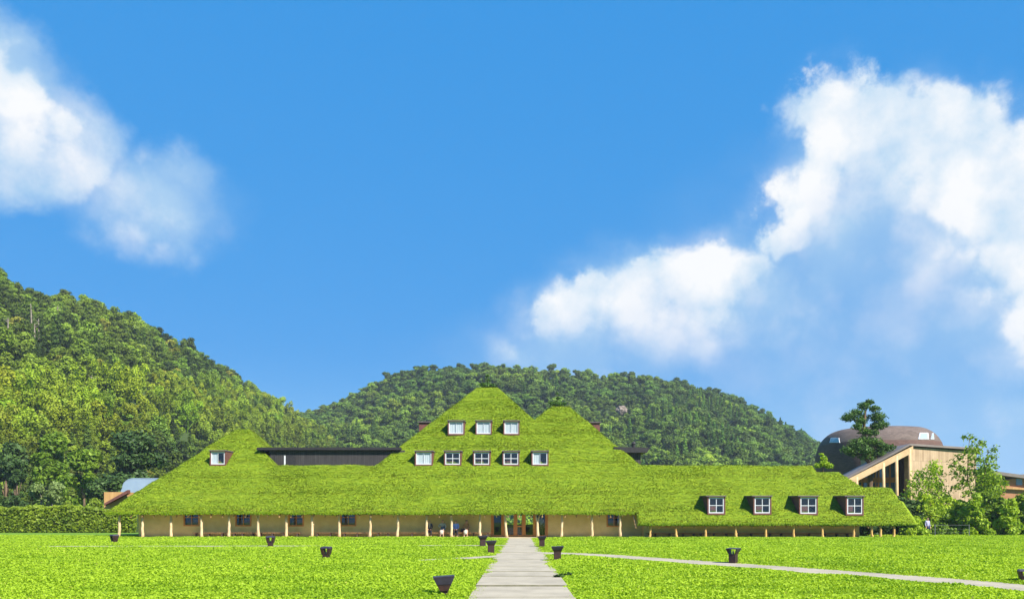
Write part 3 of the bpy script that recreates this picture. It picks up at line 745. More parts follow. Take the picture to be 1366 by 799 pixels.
# ------------------------------------------------------------------ trees of the forest, as instanced kinds
def crown_pts(n, H, Rr, kind, r):
    """leaf centres, outward normals of one crown (base of crown near z=0)"""
    if kind == 'round':
        nb = r.integers(9, 15); C = []
        for _ in range(nb):
            a = r.uniform(0, 2 * math.pi); q = r.uniform(0, .62) ; zz = r.uniform(.35, .92)
            C.append((math.cos(a) * q * Rr * (1.25 - .7 * abs(zz - .5) * 1.2), math.sin(a) * q * Rr * (1.25 - .7 * abs(zz - .5) * 1.2), zz * H, r.uniform(.26, .44) * Rr))
        C = np.array(C)
    elif kind == 'cone':
        C = []
        for k in range(16):
            zz = .12 + .86 * k / 15; rr = Rr * (1.05 - zz) * .72; a = k * 2.4
            C.append((math.cos(a) * rr * .55, math.sin(a) * rr * .55, zz * H, rr * .62 + .12 * Rr))
        C = np.array(C)
    else:      # bamboo / plume: arching culms whose leaves droop
        C = []
        for _ in range(13):
            a = r.uniform(0, 2 * math.pi); q = r.uniform(0, .9) * Rr; zz = r.uniform(.45, 1.0)
            C.append((math.cos(a) * q, math.sin(a) * q, zz * H, r.uniform(.2, .3) * Rr))
        C = np.array(C)
    k = r.integers(0, len(C), n); d = r.normal(size=(n, 3)); d /= np.linalg.norm(d, axis=1, keepdims=True)
    d[:, 2] = np.abs(d[:, 2]) * np.where(r.uniform(size=n) < .75, 1, -1)
    rad = C[k, 3] * r.uniform(.72, 1.08, n)
    sc = np.array([1, 1, 2.0 if kind == 'plume' else (.75 if kind == 'round' else .7)])
    p = C[k, :3] + d * rad[:, None] * sc
    return p, d, C
def proto_tree(name, n, H, Rr, kind, leaf, ca, seed, upb=.35):
    r = np.random.default_rng(seed)
    p, d, C = crown_pts(n, H, Rr, kind, r)
    q = leaves(p, leaf, upb, d * .9, 1.5, r)
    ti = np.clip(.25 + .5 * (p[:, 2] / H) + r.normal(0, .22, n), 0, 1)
    # trunk and inner boughs, so that no sky shows through the middle
    tr = []
    for (x, y, z, rr) in C:
        for s in range(2):
            a = r.uniform(0, 6.28); o = np.array([math.cos(a), math.sin(a), 0]) * .10
            tr.append([(0, 0, z * .3), (o[0], o[1], z * .3), (x + o[0], y + o[1], z), (x, y, z)])
            a += 1.6; w = rr * .62
            tr.append([(x - math.cos(a) * w, y - math.sin(a) * w, z - w * .5), (x + math.cos(a) * w, y + math.sin(a) * w, z - w * .5), (x + math.cos(a) * w, y + math.sin(a) * w, z + w * .5), (x - math.cos(a) * w, y - math.sin(a) * w, z + w * .5)])
    tr.append([(-.14, 0, -2), (.14, 0, -2), (.08, 0, H * .8), (-.08, 0, H * .8)]); tr.append([(0, -.14, -2), (0, .14, -2), (0, .08, H * .8), (0, -.08, H * .8)])
    tv = np.array(tr, float).reshape(-1, 3)
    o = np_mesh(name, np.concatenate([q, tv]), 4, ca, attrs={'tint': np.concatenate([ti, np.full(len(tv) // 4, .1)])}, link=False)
    return o
M['hill_leaf'] = leafmat('hill_leaf', (0.07, 0.125, 0.012), (0.20, 0.29, 0.028), trans=.28, inst=True, spec=.2)
def make_pcol(name, specs):
    c = bpy.data.collections.new(name)
    for i, s in enumerate(specs): c.objects.link(proto_tree('forest_tree_kind_%c' % (97 + i), *s))
    return c
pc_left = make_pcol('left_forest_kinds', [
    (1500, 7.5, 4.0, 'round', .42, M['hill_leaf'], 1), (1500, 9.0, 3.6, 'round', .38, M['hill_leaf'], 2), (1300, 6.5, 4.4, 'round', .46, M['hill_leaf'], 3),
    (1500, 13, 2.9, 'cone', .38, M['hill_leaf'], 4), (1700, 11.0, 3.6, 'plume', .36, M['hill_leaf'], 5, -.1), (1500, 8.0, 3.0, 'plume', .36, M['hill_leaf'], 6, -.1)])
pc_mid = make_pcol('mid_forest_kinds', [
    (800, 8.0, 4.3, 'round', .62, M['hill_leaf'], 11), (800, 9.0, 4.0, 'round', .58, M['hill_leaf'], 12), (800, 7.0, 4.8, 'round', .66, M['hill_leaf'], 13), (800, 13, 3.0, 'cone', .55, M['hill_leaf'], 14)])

def scatter_group(name, coll):
    ng = bpy.data.node_groups.new(name, 'GeometryNodeTree')
    ng.interface.new_socket('Geometry', in_out='INPUT', socket_type='NodeSocketGeometry'); ng.interface.new_socket('Geometry', in_out='OUTPUT', socket_type='NodeSocketGeometry')
    n, l = ng.nodes, ng.links
    gi, go = n.new('NodeGroupInput'), n.new('NodeGroupOutput')
    iop = n.new('GeometryNodeInstanceOnPoints'); ci = n.new('GeometryNodeCollectionInfo')
    ci.inputs['Collection'].default_value = coll; ci.inputs['Separate Children'].default_value = True; ci.inputs['Reset Children'].default_value = True
    iop.inputs['Pick Instance'].default_value = True
    def na(nm, ty):
        a = n.new('GeometryNodeInputNamedAttribute'); a.data_type = ty; a.inputs['Name'].default_value = nm; return a.outputs['Attribute']
    l.new(gi.outputs[0], iop.inputs['Points']); l.new(ci.outputs[0], iop.inputs['Instance'])
    l.new(na('kidx', 'INT'), iop.inputs['Instance Index'])
    er = n.new('FunctionNodeEulerToRotation'); l.new(na('rot', 'FLOAT_VECTOR'), er.inputs[0]); l.new(er.outputs[0], iop.inputs['Rotation'])
    l.new(na('scl', 'FLOAT_VECTOR'), iop.inputs['Scale']); l.new(iop.outputs[0], go.inputs[0])
    return ng
def scatter(name, pts, kidx, rot, scl, col, coll, label, cat):
    me = bpy.data.meshes.new(name); n = len(pts); me.vertices.add(n); me.vertices.foreach_set('co', np.asarray(pts, np.float32).ravel())
    a = me.attributes.new('kidx', 'INT', 'POINT'); a.data.foreach_set('value', np.asarray(kidx, np.int32))
    for k, v in (('rot', rot), ('scl', scl)): a = me.attributes.new(k, 'FLOAT_VECTOR', 'POINT'); a.data.foreach_set('vector', np.asarray(v, np.float32).ravel())
    a = me.attributes.new('tcol', 'FLOAT_COLOR', 'POINT'); a.data.foreach_set('color', np.concatenate([col, np.ones((n, 1))], 1).astype(np.float32).ravel())
    me.materials.append(M['hill_leaf'])
    o = bpy.data.objects.new(name, me); COL.objects.link(o)
    md = o.modifiers.new('scatter', 'NODES'); md.node_group = scatter_group(name + '_scatter', coll)
    return tag(o, label, cat, kind='stuff')

def forest_left():
    n = 150000; px = rng.uniform(-400, 600, n); t = rng.uniform(0, 1.04, n) ** .8
    x, Y, z = h_left(px, t)
    # thin to even spacing
    order = rng.permutation(n); cell = {}; keep = []
    for i in order:
        s = 2.3 if Y[i] < 200 else 2.6; k = (int(x[i] // s), int(Y[i] // s))
        if k in cell: continue
        cell[k] = 1; keep.append(i)
    px, t, x, Y, z = (a[keep] for a in (px, t, x, Y, z)); n = len(px)
    ok = (z > 0.2) | (Y > 125); px, t, x, Y, z = (a[ok] for a in (px, t, x, Y, z)); n = len(px)
    py = 690 - (z + 4 - CH) * F / Y
    # bamboo belt on the lower slope; broad-leaved wood above; a few conifers; darker foot
    u = fbm(x / 26, Y / 26, 4, 61); v = fbm(x / 12, Y / 12, 3, 62)
    bamboo = (np.abs(py - (540 + 14 * np.sin(px / 50) + .05 * np.clip(px, 0, 400))) < 46 * (.35 + u)) & (px < 440)
    k = np.where(bamboo, np.where(rng.uniform(size=n) < .8, 4 + (rng.uniform(size=n) < .4), 0), rng.integers(0, 3, n))
    con = (v > .70) & ~bamboo & (py > 430); k = np.where(con, 3, k); k = np.where((t > .9) & (k > 2), 1, k)
    low = py > 600; k = np.where(low & (rng.uniform(size=n) < .35), 3, k)
    s = .34 + .66 * rng.uniform(size=n) ** 1.7; s = np.where(k == 3, s * .8, s); scl = np.stack([s, s, s * rng.uniform(.8, 1.1, n)], 1)
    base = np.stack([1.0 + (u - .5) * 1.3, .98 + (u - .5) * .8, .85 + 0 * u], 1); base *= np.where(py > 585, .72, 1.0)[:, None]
    base *= (0.46 + 1.1 * rng.uniform(size=n) ** 1.3)[:, None]
    yel = np.stack([1.5 + .5 * rng.uniform(size=n), 1.35 + .35 * rng.uniform(size=n), .75 + 0 * u], 1)
    yl = np.clip((u * .9 + rng.uniform(size=n) * .55 - .38) * 2.9, 0, 1) * bamboo
    yl *= np.clip(1.3 - np.abs(py - 535) / 55, .25, 1)
    c = base * (1 - yl[:, None]) + yel * yl[:, None]
    odd = rng.uniform(size=n) < .035; c[odd & ~bamboo] = np.array([1.7, 1.15, 1.4])
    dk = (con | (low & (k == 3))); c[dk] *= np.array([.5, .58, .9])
    rot = np.stack([rng.normal(0, .06, n), rng.normal(0, .06, n), rng.uniform(0, 6.28, n)], 1)
    print('left forest', n)
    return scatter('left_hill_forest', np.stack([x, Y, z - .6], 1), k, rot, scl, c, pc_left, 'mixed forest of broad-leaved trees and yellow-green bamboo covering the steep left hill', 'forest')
forest_left()
def forest_mid():
    n = 200000; px = rng.uniform(330, 1150, n); t = rng.uniform(0.1, 1.03, n)
    x, Y, z = h_mid(px, t)
    cell = {}; keep = []
    for i in rng.permutation(n):
        k = (int(x[i] // 3.1), int(Y[i] // 3.3))
        if k in cell: continue
        cell[k] = 1; keep.append(i)
    px, t, x, Y, z = (a[keep] for a in (px, t, x, Y, z)); n = len(px)
    py = 690 - (z - CH) * F / Y; ok = (z > .5) & (py < 652); px, t, x, Y, z, py = (a[ok] for a in (px, t, x, Y, z, py)); n = len(px)
    u = fbm(x / 40, Y / 40, 4, 161); v = fbm(x / 22, Y / 30, 3, 162)
    k = rng.integers(0, 3, n)
    con = ((v > .66) | ((px > 870) & (u > .50) & (py < 565))) & (rng.uniform(size=n) < .7) & (t < .93); k = np.where(con, 3, k)
    s = .36 + .68 * rng.uniform(size=n) ** 1.8; s = np.where(v < .36, s * .75, s); s = np.where(con, s * .72, s); scl = np.stack([s, s, s * rng.uniform(.85, 1.15, n)], 1)
    c = np.stack([.82 + (u - .5) * 1.3, .90 + (u - .5) * .9, 1.0 + 0 * u], 1) * (0.50 + .95 * rng.uniform(size=n) ** 1.5)[:, None]
    li = rng.uniform(size=n) < .06; c[li] *= np.array([1.5, 1.3, 1.2])
    cc = con; c[cc] *= np.array([.72, .9, 1.0])
    rot = np.stack([rng.normal(0, .06, n), rng.normal(0, .06, n), rng.uniform(0, 6.28, n)], 1)
    print('mid forest', n)
    return scatter('middle_hill_forest', np.stack([x, Y, z - .6], 1), k, rot, scl, c, pc_mid, 'dense dark green forest covering the rounded hill behind the roof peaks', 'forest')
forest_mid()

# pale rock outcrop and bare trunks on the hillsides
def hill_point(h, px, py):
    t = np.linspace(0.0, 1.0, 400); x, Y, z = h(np.full(400, float(px)), t); q = 690 - (z - CH) * F / Y
    i = int(np.argmin(abs(q - py))); return Vector((x[i], Y[i], z[i]))
M['rock'] = princ('rock', (0.26, 0.205, 0.165), .95, (0.17, 0.135, 0.11), scale=.6, bump=.6, bscale=3)
M['pale_trunk'] = princ('pale_trunk', (0.27, 0.23, 0.18), .9, (0.17, 0.145, 0.11), scale=2)
M['bark'] = princ('bark', (0.16, 0.105, 0.065), .95, (0.09, 0.06, 0.04), scale=6, stretch=(1, 1, .3), bump=.6, bscale=12)
rk = hill_point(h_mid, 827, 560)
bm = bmesh.new(); bmesh.ops.create_icosphere(bm, subdivisions=4, radius=1)
for v in bm.verts:
    nn = v.co.normalized(); k = 1 + .35 * (mnoise.noise(nn * 1.7 + Vector((3, 1, 7))) + .5 * mnoise.noise(nn * 4.5)); v.co = Vector((nn.x * 4.6, nn.y * 3, nn.z * 3.0)) * k
me = bpy.data.meshes.new('rock_outcrop'); bm.to_mesh(me); bm.free(); me.materials.append(M['rock']); ro = bpy.data.objects.new('rock_outcrop', me); COL.objects.link(ro)
ro.location = rk + Vector((0, -6, 4.2)); ro.scale = (.62, .7, .7); tag(ro, 'pale bare rock outcrop among the trees on the middle hill', 'rock')
M['dry_leaf'] = leafmat('dry_leaf', (0.10, 0.09, 0.03), (0.22, 0.17, 0.06))
for i, (px, pt, pb, lab) in enumerate([(11, 424, 445, 'bare pale tree trunk nearest the left edge, high on the left hill'), (42.5, 405, 436, 'tallest bare pale tree trunk on the upper left hill'),
        (46.5, 432, 455, 'left one of two close bare trunks standing below the tall bare trunk'), (52.5, 425, 456, 'right one of two close bare trunks standing below the tall bare trunk'),
        (77, 408, 428, 'short bare trunk right of the tall bare trunk on the upper left hill'), (113.5, 436, 456, 'lone bare pale trunk by the middle of the left hill'),
        (121.5, 502, 522, 'bare grey trunk lower down, above the yellow bamboo')]):
    b = hill_point(h_left, px, pb + 3); b.y -= 9; b.x = X(px, b.y); b.z = Z(pb, b.y); top = Z(pt, b.y); H = top - b.z
    e = empty('bare_tree', (b.x, b.y, b.z - 4), 0, lab, 'dead tree', 'bare trunks on the left hill')
    m_ = MB(); l = random.uniform(-.3, .3); m_.tube([(0, 0, 0), (l * .3, 0, 4 + H * .4), (l, 0, 4 + H)], [.22, .19, .08], 6); m_.build('trunk', M['pale_trunk'], e)
    m_ = MB()
    for q in range(7):
        zz = 4 + H * random.uniform(.35, .97); a = random.uniform(0, 6.28); L = random.uniform(.5, 1.3)
        m_.tube([(l * .6, 0, zz), (l * .6 + math.cos(a) * L, math.sin(a) * L, zz + L * .5)], [.07, .02], 5)
    m_.build('branches', M['pale_trunk'], e)

# ------------------------------------------------------------------ individual trees and shrubs
def plant(name, label, cat, loc, trunks, clusters, n, leaf, lm, bark, group=None, upb=.3, shell=(.55, 1.05), zs=.8, aspect=1.6, tb=0.0, seed=1, crown='crown', fill=True):
    """trunks: [(points, radii)], clusters: [(x,y,z,r)] in local metres"""
    r = np.random.default_rng(seed); e = empty(name, loc, 0, label, cat, group)
    if trunks:
        t = MB()
        for pts, rad in trunks: t.tube(pts, rad, 8)
        t.build('trunk', bark, e, smooth=True)
    C = np.array(clusters, float); w = C[:, 3] ** 2; k = r.choice(len(C), n, p=w / w.sum())
    d = r.normal(size=(n, 3)); d /= np.linalg.norm(d, axis=1, keepdims=True)
    wob = 1 + .35 * (fbm(d[:, 0] * 2.2 + k * 3.1, d[:, 1] * 2.2 + d[:, 2] * 1.7, 3, seed) - .5) * 2
    rad = C[k, 3] * r.uniform(shell[0], shell[1], n) * wob
    p = C[k, :3] + d * rad[:, None] * np.array([1, 1, zs])
    q = leaves(p, leaf, upb, d * .7, aspect, r)
    ti = np.clip(.42 + tb + r.normal(0, .24, n) + .22 * (r.uniform(size=len(C))[k] - .5), 0, 1)
    if p[:, 2].min() < 0.02: p[:, 2] = np.maximum(p[:, 2], .02)
    np_mesh(crown, q, 4, lm, e, {'tint': ti})
    return e
M['dark_leaf'] = leafmat('dark_leaf', (0.024, 0.055, 0.014), (0.075, 0.135, 0.026), trans=.2)
M['pine_leaf'] = leafmat('pine_leaf', (0.03, 0.085, 0.014), (0.12, 0.22, 0.028), trans=.25)
M['mid_leaf'] = leafmat('mid_leaf', (0.10, 0.18, 0.012), (0.32, 0.46, 0.035), trans=.42)
M['lime_leaf'] = leafmat('lime_leaf', (0.18, 0.30, 0.012), (0.48, 0.62, 0.05), trans=.45)
M['hedge_leaf'] = leafmat('hedge_leaf', (0.07, 0.13, 0.008), (0.25, 0.33, 0.02), trans=.35)
M['grey_leaf'] = leafmat('grey_leaf', (0.11, 0.17, 0.055), (0.26, 0.34, 0.10), trans=.35)

def rc(cx_, cy_, cz_, R_, H_, n, r0, r1, seed):
    r = random.Random(seed); L = []
    for _ in range(n):
        a = r.uniform(0, 6.28); q = math.sqrt(r.random()) * R_; zz = r.uniform(-1, 1)
        L.append((cx_ + math.cos(a) * q * math.sqrt(1 - zz * zz * .7), cy_ + math.sin(a) * q * .8 * math.sqrt(1 - zz * zz * .7), cz_ + zz * H_, r.uniform(r0, r1)))
    return L
# left hedge, one clipped row
Yh = 88.0
def hedge(name, label, x0, x1, y, h, n, lm, seed, depth=1.6, leaf=.22):
    r = np.random.default_rng(seed); e = empty(name, ((x0 + x1) / 2, y, 0), 0, label, 'hedge'); L = x1 - x0
    x = r.uniform(-L / 2, L / 2, n); s = r.uniform(size=n); top = h * (.72 + .52 * fbm(x * .6 + 50, x * 0 + seed, 4, seed))
    z = np.where(s < .3, top - r.uniform(0, .25, n), r.uniform(0.02, 1, n) * top); yy = np.where(s < .3, r.uniform(-depth / 2, depth / 2, n), -depth / 2 + r.uniform(-.25, .3, n) + .35 * (fbm(x * .9, z * .9, 3, seed) - .5))
    q = leaves(np.stack([x, yy, z], 1), leaf, .35, np.array([0, -.5, .3]), 1.5, r)
    ti = np.clip(.15 + .75 * fbm(x * .8, z * .8, 4, seed + 3) + .15 * z / h + r.normal(0, .2, n), 0, 1)
    np_mesh('foliage', q, 4, lm, e, {'tint': ti})
    b = MB(); b.box(-L / 2 + .3, L / 2 - .3, -depth / 2 + .35, depth / 2, 0, h * .8); b.build('twigs', M['forest_floor'], e)
    return e
hedge('hedge', 'long clipped green hedge behind the lawn on the left, below the forest', X(-120, Yh), X(186, Yh), Yh, 2.65, 26000, M['hedge_leaf'], 3)

def big_tree(name, label, px, base_py_unused, Y, top_py, wpx, lm, n, leaf, seed, group=None, cat='tree', bark=None, trunk_frac=.3, tb=0, nb=16, zs=.75, z0=0.0, twin=False, shell=(.55, 1.05), lo_f=.38, rr=(.26, .42)):
    H = Z(top_py, Y) - z0; Rr = wpx / 2 * Y / F
    cl = rc(0, 0, H * (1 + lo_f) / 2, Rr * .78, H * (1 - lo_f) / 2 * .82, nb, Rr * rr[0], Rr * rr[1], seed)
    r = random.Random(seed); tr = []
    for j in range(2 if twin else 1):
        ox = (-.5 if j == 0 else .6) if twin else 0
        tr.append(([(ox * .6, 0, -.3), (ox + r.uniform(-.1, .1), 0, H * trunk_frac), (ox * 1.3 + r.uniform(-.2, .2), 0, H * .8)], [Rr * .055 + .05, Rr * .045 + .03, .04]))
    for c in cl[:8]: tr.append(([(0, 0, H * .35), (c[0] * .5, c[1] * .5, (H * .35 + c[2]) / 2 + .2), (c[0], c[1], c[2])], [Rr * .03 + .02, .05, .02]))
    return plant(name, label, cat, (X(px, Y), Y, z0), tr, cl, n, leaf, lm, bark or M['bark'], group, tb=tb, seed=seed, zs=zs, shell=shell)
FG = 'trees along the foot of the left hill'
big_tree('broadleaf_tree', 'large dark spreading tree just left of the left roof slope', 178, 0, 108, 576, 88, M['dark_leaf'], 9500, .34, 101, FG, tb=-.05, nb=22, lo_f=.2)
big_tree('broadleaf_tree', 'small pale-leaved tree with two thin white trunks above the hedge', 62, 0, 94, 634, 46, M['grey_leaf'], 2600, .24, 102, FG, bark=M['pale_trunk'], twin=True, tb=.1, lo_f=.45, nb=11)
big_tree('broadleaf_tree', 'round mid-green tree at the left edge behind the hedge', 8, 0, 112, 590, 66, M['dark_leaf'], 6000, .36, 103, FG, lo_f=.15, tb=.2)
big_tree('conifer', 'dark conifer with a visible trunk left of the two-trunk pale tree', 22, 0, 104, 610, 34, M['dark_leaf'], 4200, .30, 104, FG, lo_f=.2, nb=14)
big_tree('broadleaf_tree', 'mid-green tree between the pale two-trunk tree and the large dark tree', 112, 0, 106, 598, 58, M['mid_leaf'], 5200, .34, 105, FG, lo_f=.2, tb=-.1)
big_tree('broadleaf_tree', 'low spreading dark green tree behind the curved tin roof', 150, 0, 99, 634, 74, M['dark_leaf'], 5200, .28, 106, FG, lo_f=.35, tb=.15)
big_tree('bamboo_clump', 'tall leafy bamboo clump rising behind the pale two-trunk tree', 72, 0, 114, 578, 56, M['mid_leaf'], 5600, .36, 107, FG, lo_f=.1, zs=1.3, tb=-.25, cat='bamboo')
big_tree('shrub', 'round bush above the hedge in front of the large dark tree', 112, 0, 92, 668, 34, M['mid_leaf'], 1800, .2, 109, cat='bush', lo_f=.0, tb=.2, group='bushes behind the hedge')
big_tree('shrub', 'yellow-green bush above the hedge beside the timber annex', 128, 0, 90, 664, 30, M['hedge_leaf'], 1500, .2, 110, cat='bush', lo_f=.0, tb=.2, group='bushes behind the hedge')

# garden behind the building, seen through the glass entrance
hedge('garden_hedge', 'bright green garden greenery seen through the glass entrance', -9, 12, 104, 3.6, 9000, M['lime_leaf'], 9, leaf=.3)

# sprigs on the roof peaks
def sprig(px, py, Yq, label, n, s, seed):
    b = P(px, py, Yq); b.z = float(roof_h(b.x, b.y)) if roof_h(b.x, b.y) > 1 else b.z
    e = plant('pine_sapling', label, 'young tree', tuple(b), [([(0, 0, -.2), (0, 0, s * 1.0)], [.05, .02])], [(0, 0, s * .25, s * .45), (-.45 * s, 0, s * .3, s * .3), (.5 * s, 0, s * .25, s * .3), (.05 * s, 0, s * .75, s * .22), (0, 0, s * 1.1, s * .16)], n, .13, M['pine_leaf'], M['bark'], 'saplings on the roof ridges', seed=seed, zs=.6)
sprig(650, 516, 81.4, 'small dark pine sapling on top of the highest roof peak', 420, 1.15, 5)
sprig(744, 542, 78.2, 'small dark pine sapling on top of the second roof peak', 420, 1.15, 6)
plant('maple_sapling', 'light green sapling on the roof in front of the brown dome', 'young tree', (X(1098, 70), 70, 5.5), [([(0, 0, -.3), (0, 0, 1.3)], [.05, .02])], [(0, 0, .9, .45), (-.45, 0, .75, .35), (.5, 0, .7, .35), (.05, 0, 1.35, .3), (-.1, .1, 1.7, .18)], 700, .15, M['lime_leaf'], M['bark'], seed=7, zs=.6)
plant('weed_tuft', 'wispy plants growing on the right side of the second peak', 'plant', (X(803, 74), 74, 8.2), None, [(0, 0, .3, .35), (.35, 0, .1, .3), (.7, 0, -.3, .3)], 260, .16, M['lime_leaf'], M['bark'], seed=8, crown='foliage')

# ------------------------------------------------------------------ right: brown dome, timber building, far brick house
def shingle_x(t, v, c):
    b = t.node('ShaderNodeTexBrick'); tc = t.node('ShaderNodeTexCoord'); sp = t.node('ShaderNodeSeparateXYZ'); t.l.new(tc.outputs['Object'], sp.inputs[0])
    ang = t.m('MULTIPLY', t.m('ARCTAN2', sp.outputs[0], sp.outputs[1]), 7.0)
    t.put(b.inputs['Vector'], t.comb(ang, sp.outputs[2])); b.inputs['Scale'].default_value = 2.2; b.inputs['Mortar Size'].default_value = .03
    b.inputs['Color1'].default_value = (1, 1, 1, 1); b.inputs['Color2'].default_value = (.72, .72, .72, 1); b.inputs['Mortar'].default_value = (.5, .5, .5, 1); b.inputs['Brick Width'].default_value = .8
    return t.mix(1.0, c, b.outputs[0], 'MULTIPLY')
M['dome_wall'] = princ('dome_wall', (0.165, 0.092, 0.075), .85, (0.12, 0.068, 0.056), scale=.5, extra=shingle_x)
M['dome_roof'] = princ('dome_roof', (0.185, 0.138, 0.118), .85, (0.135, 0.10, 0.088), scale=.6, stretch=(1, 1, 4), extra=shingle_x)
DYc = 112.0
dome = empty('domed_building', (X(1171, DYc), DYc, 0), 0, 'brown rounded dome-like building clad in shingles, behind the big pine', 'building')
dz0, dz1 = 0.0, Z(567.5, DYc - 5); DRX = (X(1247, DYc) - X(1094, DYc)) / 2; DRY = 8.0
def dome_ring(z):
    H = dz1; t = z / H
    # vertical profile: slightly tapering wall, rounded shoulder, almost flat top
    u = min(1.0, max(0.0, (t - .66) / .34))
    return (.58 + .42 * math.sqrt(max(0.0, 1 - u ** 2.3))) * (1.0 - .10 * max(0, .7 - t) ** 2 * 4)
def dome_mesh(za, zb, n, cap=False):
    mb = MB(); N = 72; lv = [za + (zb - za) * i / n for i in range(n + 1)]
    for z in lv:
        s = dome_ring(z)
        for q in range(N): a = 2 * math.pi * q / N; ca, sa = math.cos(a), math.sin(a); mb.v.append((DRX * s * math.copysign(abs(ca) ** .85, ca), DRY * s * math.copysign(abs(sa) ** .85, sa), z))
    for i in range(n):
        for q in range(N): mb.f.append((i * N + q, i * N + (q + 1) % N, (i + 1) * N + (q + 1) % N, (i + 1) * N + q))
    if cap: mb.f.append(tuple(n * N + q for q in range(N)))
    return mb
split = Z(589, DYc - 5)
dome_mesh(0, split, 14).build('wall', M['dome_wall'], dome, smooth=True)
dome_mesh(split, dz1 - .001, 22, True).build('roof', M['dome_roof'], dome, smooth=True)
M['sky_glass'] = princ('sky_glass', (0.30, 0.38, 0.42), .08, spec=.9)
def skylight(px0, px1, py0, py1):
    """glazed opening lying on the dome's skin"""
    mb = MB(); fr = MB(); 
    def hit(px, py):
        o_ = Vector((0, 0, CH)); d_ = P(px, py, 1) - o_; best = None
        for k in range(1200):
            Y = DYc - DRY - 1 + k * .015; p = o_ + d_ * Y; z = p.z; s = dome_ring(min(max(z, 0), dz1 * .9985)); xx = abs(p.x - dome.location.x) / (DRX * s); yy = abs(p.y - DYc) / (DRY * s)
            if xx ** (2 / .85) + yy ** (2 / .85) <= 1: return p
        return None
    Pq = [hit(px0 + (py1 - py0) * 0, py1), hit(px1, py1), hit(px1 - 1, py0), hit(px0 + 2, py0)]
    if any(p is None for p in Pq): print('skylight miss', px0); return
    c = sum(Pq, Vector()) / 4; out_ = (c - Vector((dome.location.x, DYc, c.z * .8))).normalized()
    L = [p + out_ * .12 - dome.location for p in Pq]; B = [p - out_ * .25 - dome.location for p in Pq]
    mb.hexa(B, L); o_ = mb.build('skylight', M['frame_white'], dome)
    cc = sum(L, Vector()) / 4; gi_ = [cc + (p - cc) * .82 + out_ * .015 for p in L]; g2 = [p - out_ * .05 for p in gi_]
    mb = MB(); mb.hexa(g2, gi_); mb.build('pane', M['sky_glass'], o_)
skylight(1097.5, 1102.5, 584, 591.5); skylight(1107, 1120.5, 584, 590.5); skylight(1224, 1238, 577.5, 586); skylight(1240.5, 1245, 578, 586)

# timber building with the long lean-to roof
def cedar_x(t, v, c):
    b = t.node('ShaderNodeTexBrick'); sp = t.node('ShaderNodeSeparateXYZ'); t.l.new(v, sp.inputs[0])
    t.put(b.inputs['Vector'], t.comb(sp.outputs[2], t.m('ADD', sp.outputs[0], t.m('MULTIPLY', sp.outputs[1], .6)))); b.inputs['Scale'].default_value = 1.0; b.inputs['Mortar Size'].default_value = .012
    b.inputs['Brick Width'].default_value = 1.3; b.inputs['Row Height'].default_value = .34; b.offset = 0.0
    b.inputs['Color1'].default_value = (1, 1, 1, 1); b.inputs['Color2'].default_value = (.74, .72, .70, 1); b.inputs['Mortar'].default_value = (.45, .4, .36, 1)
    return t.mix(1.0, c, b.outputs[0], 'MULTIPLY')
M['cedar'] = princ('cedar', (0.47, 0.345, 0.225), .8, (0.38, 0.27, 0.17), scale=.8, extra=cedar_x)
M['pale_timber'] = princ('pale_timber', (0.60, 0.42, 0.23), .7, (0.50, 0.33, 0.17), scale=2)
M['roof_metal'] = princ('roof_metal', (0.20, 0.165, 0.15), .5, (0.16, 0.13, 0.12), scale=1)
M['dark_panel'] = princ('dark_panel', (0.030, 0.018, 0.022), .6, (0.05, 0.03, 0.03), scale=3, stretch=(4, 1, .2))
TY = 86.0
tb_ = empty('timber_building', (X(1213, TY), TY, 0), 0, 'timber clad building with a long sloping lean-to roof carried on pale log posts', 'building')
def tl(px, py, Y): return P(px, py, Y) - tb_.location
w = MB()      # front wall right of the porch, its top edge recedes to the right
A0, A1 = tl(1213, 596, TY), tl(1302, 602, TY + 5)
w.hexa([(A0.x, 0, 0), (A1.x, 5, 0), (A1.x - .3, 12, 0), (A0.x, 12, 0)], [(A0.x, 0, A0.z), (A1.x, 5, A1.z), (A1.x - .3, 12, A1.z), (A0.x, 12, A0.z)])
w.build('wall', M['cedar'], tb_)
r_ = MB(); B0, B1, B2 = tl(1126, 638, TY - .4), tl(1214, 591.5, TY - .4), tl(1308, 597.5, TY + 4.6)
th = .22
r_.hexa([(B0.x, -.4, B0.z - th), (B1.x, -.4, B1.z - th), (B1.x, 2.62, B1.z - th), (B0.x, 2.62, B0.z - th)], [(B0.x, -.4, B0.z), (B1.x, -.4, B1.z), (B1.x, 2.62, B1.z), (B0.x, 2.62, B0.z)])
r_.hexa([(B1.x + .002, -.4, B1.z - th), (B2.x, 4.6, B2.z - th), (B2.x, 12.3, B2.z - th), (B1.x + .002, 12.3, B1.z - th)], [(B1.x + .002, -.4, B1.z), (B2.x, 4.6, B2.z), (B2.x, 12.3, B2.z), (B1.x + .002, 12.3, B1.z)])
r_.build('roof', M['roof_metal'], tb_)
f_ = MB()
f_.hexa([(B0.x + .1, -.3, B0.z - .95), (A0.x + .25, -.3, A0.z - .62), (A0.x + .25, -.1, A0.z - .62), (B0.x + .1, -.1, B0.z - .95)],
        [(B0.x + .1, -.3, B0.z - th - .01), (A0.x + .25, -.3, B1.z - th - .02), (A0.x + .25, -.1, B1.z - th - .02), (B0.x + .1, -.1, B0.z - th - .01)])
f_.build('fascia', M['pale_timber'], tb_)
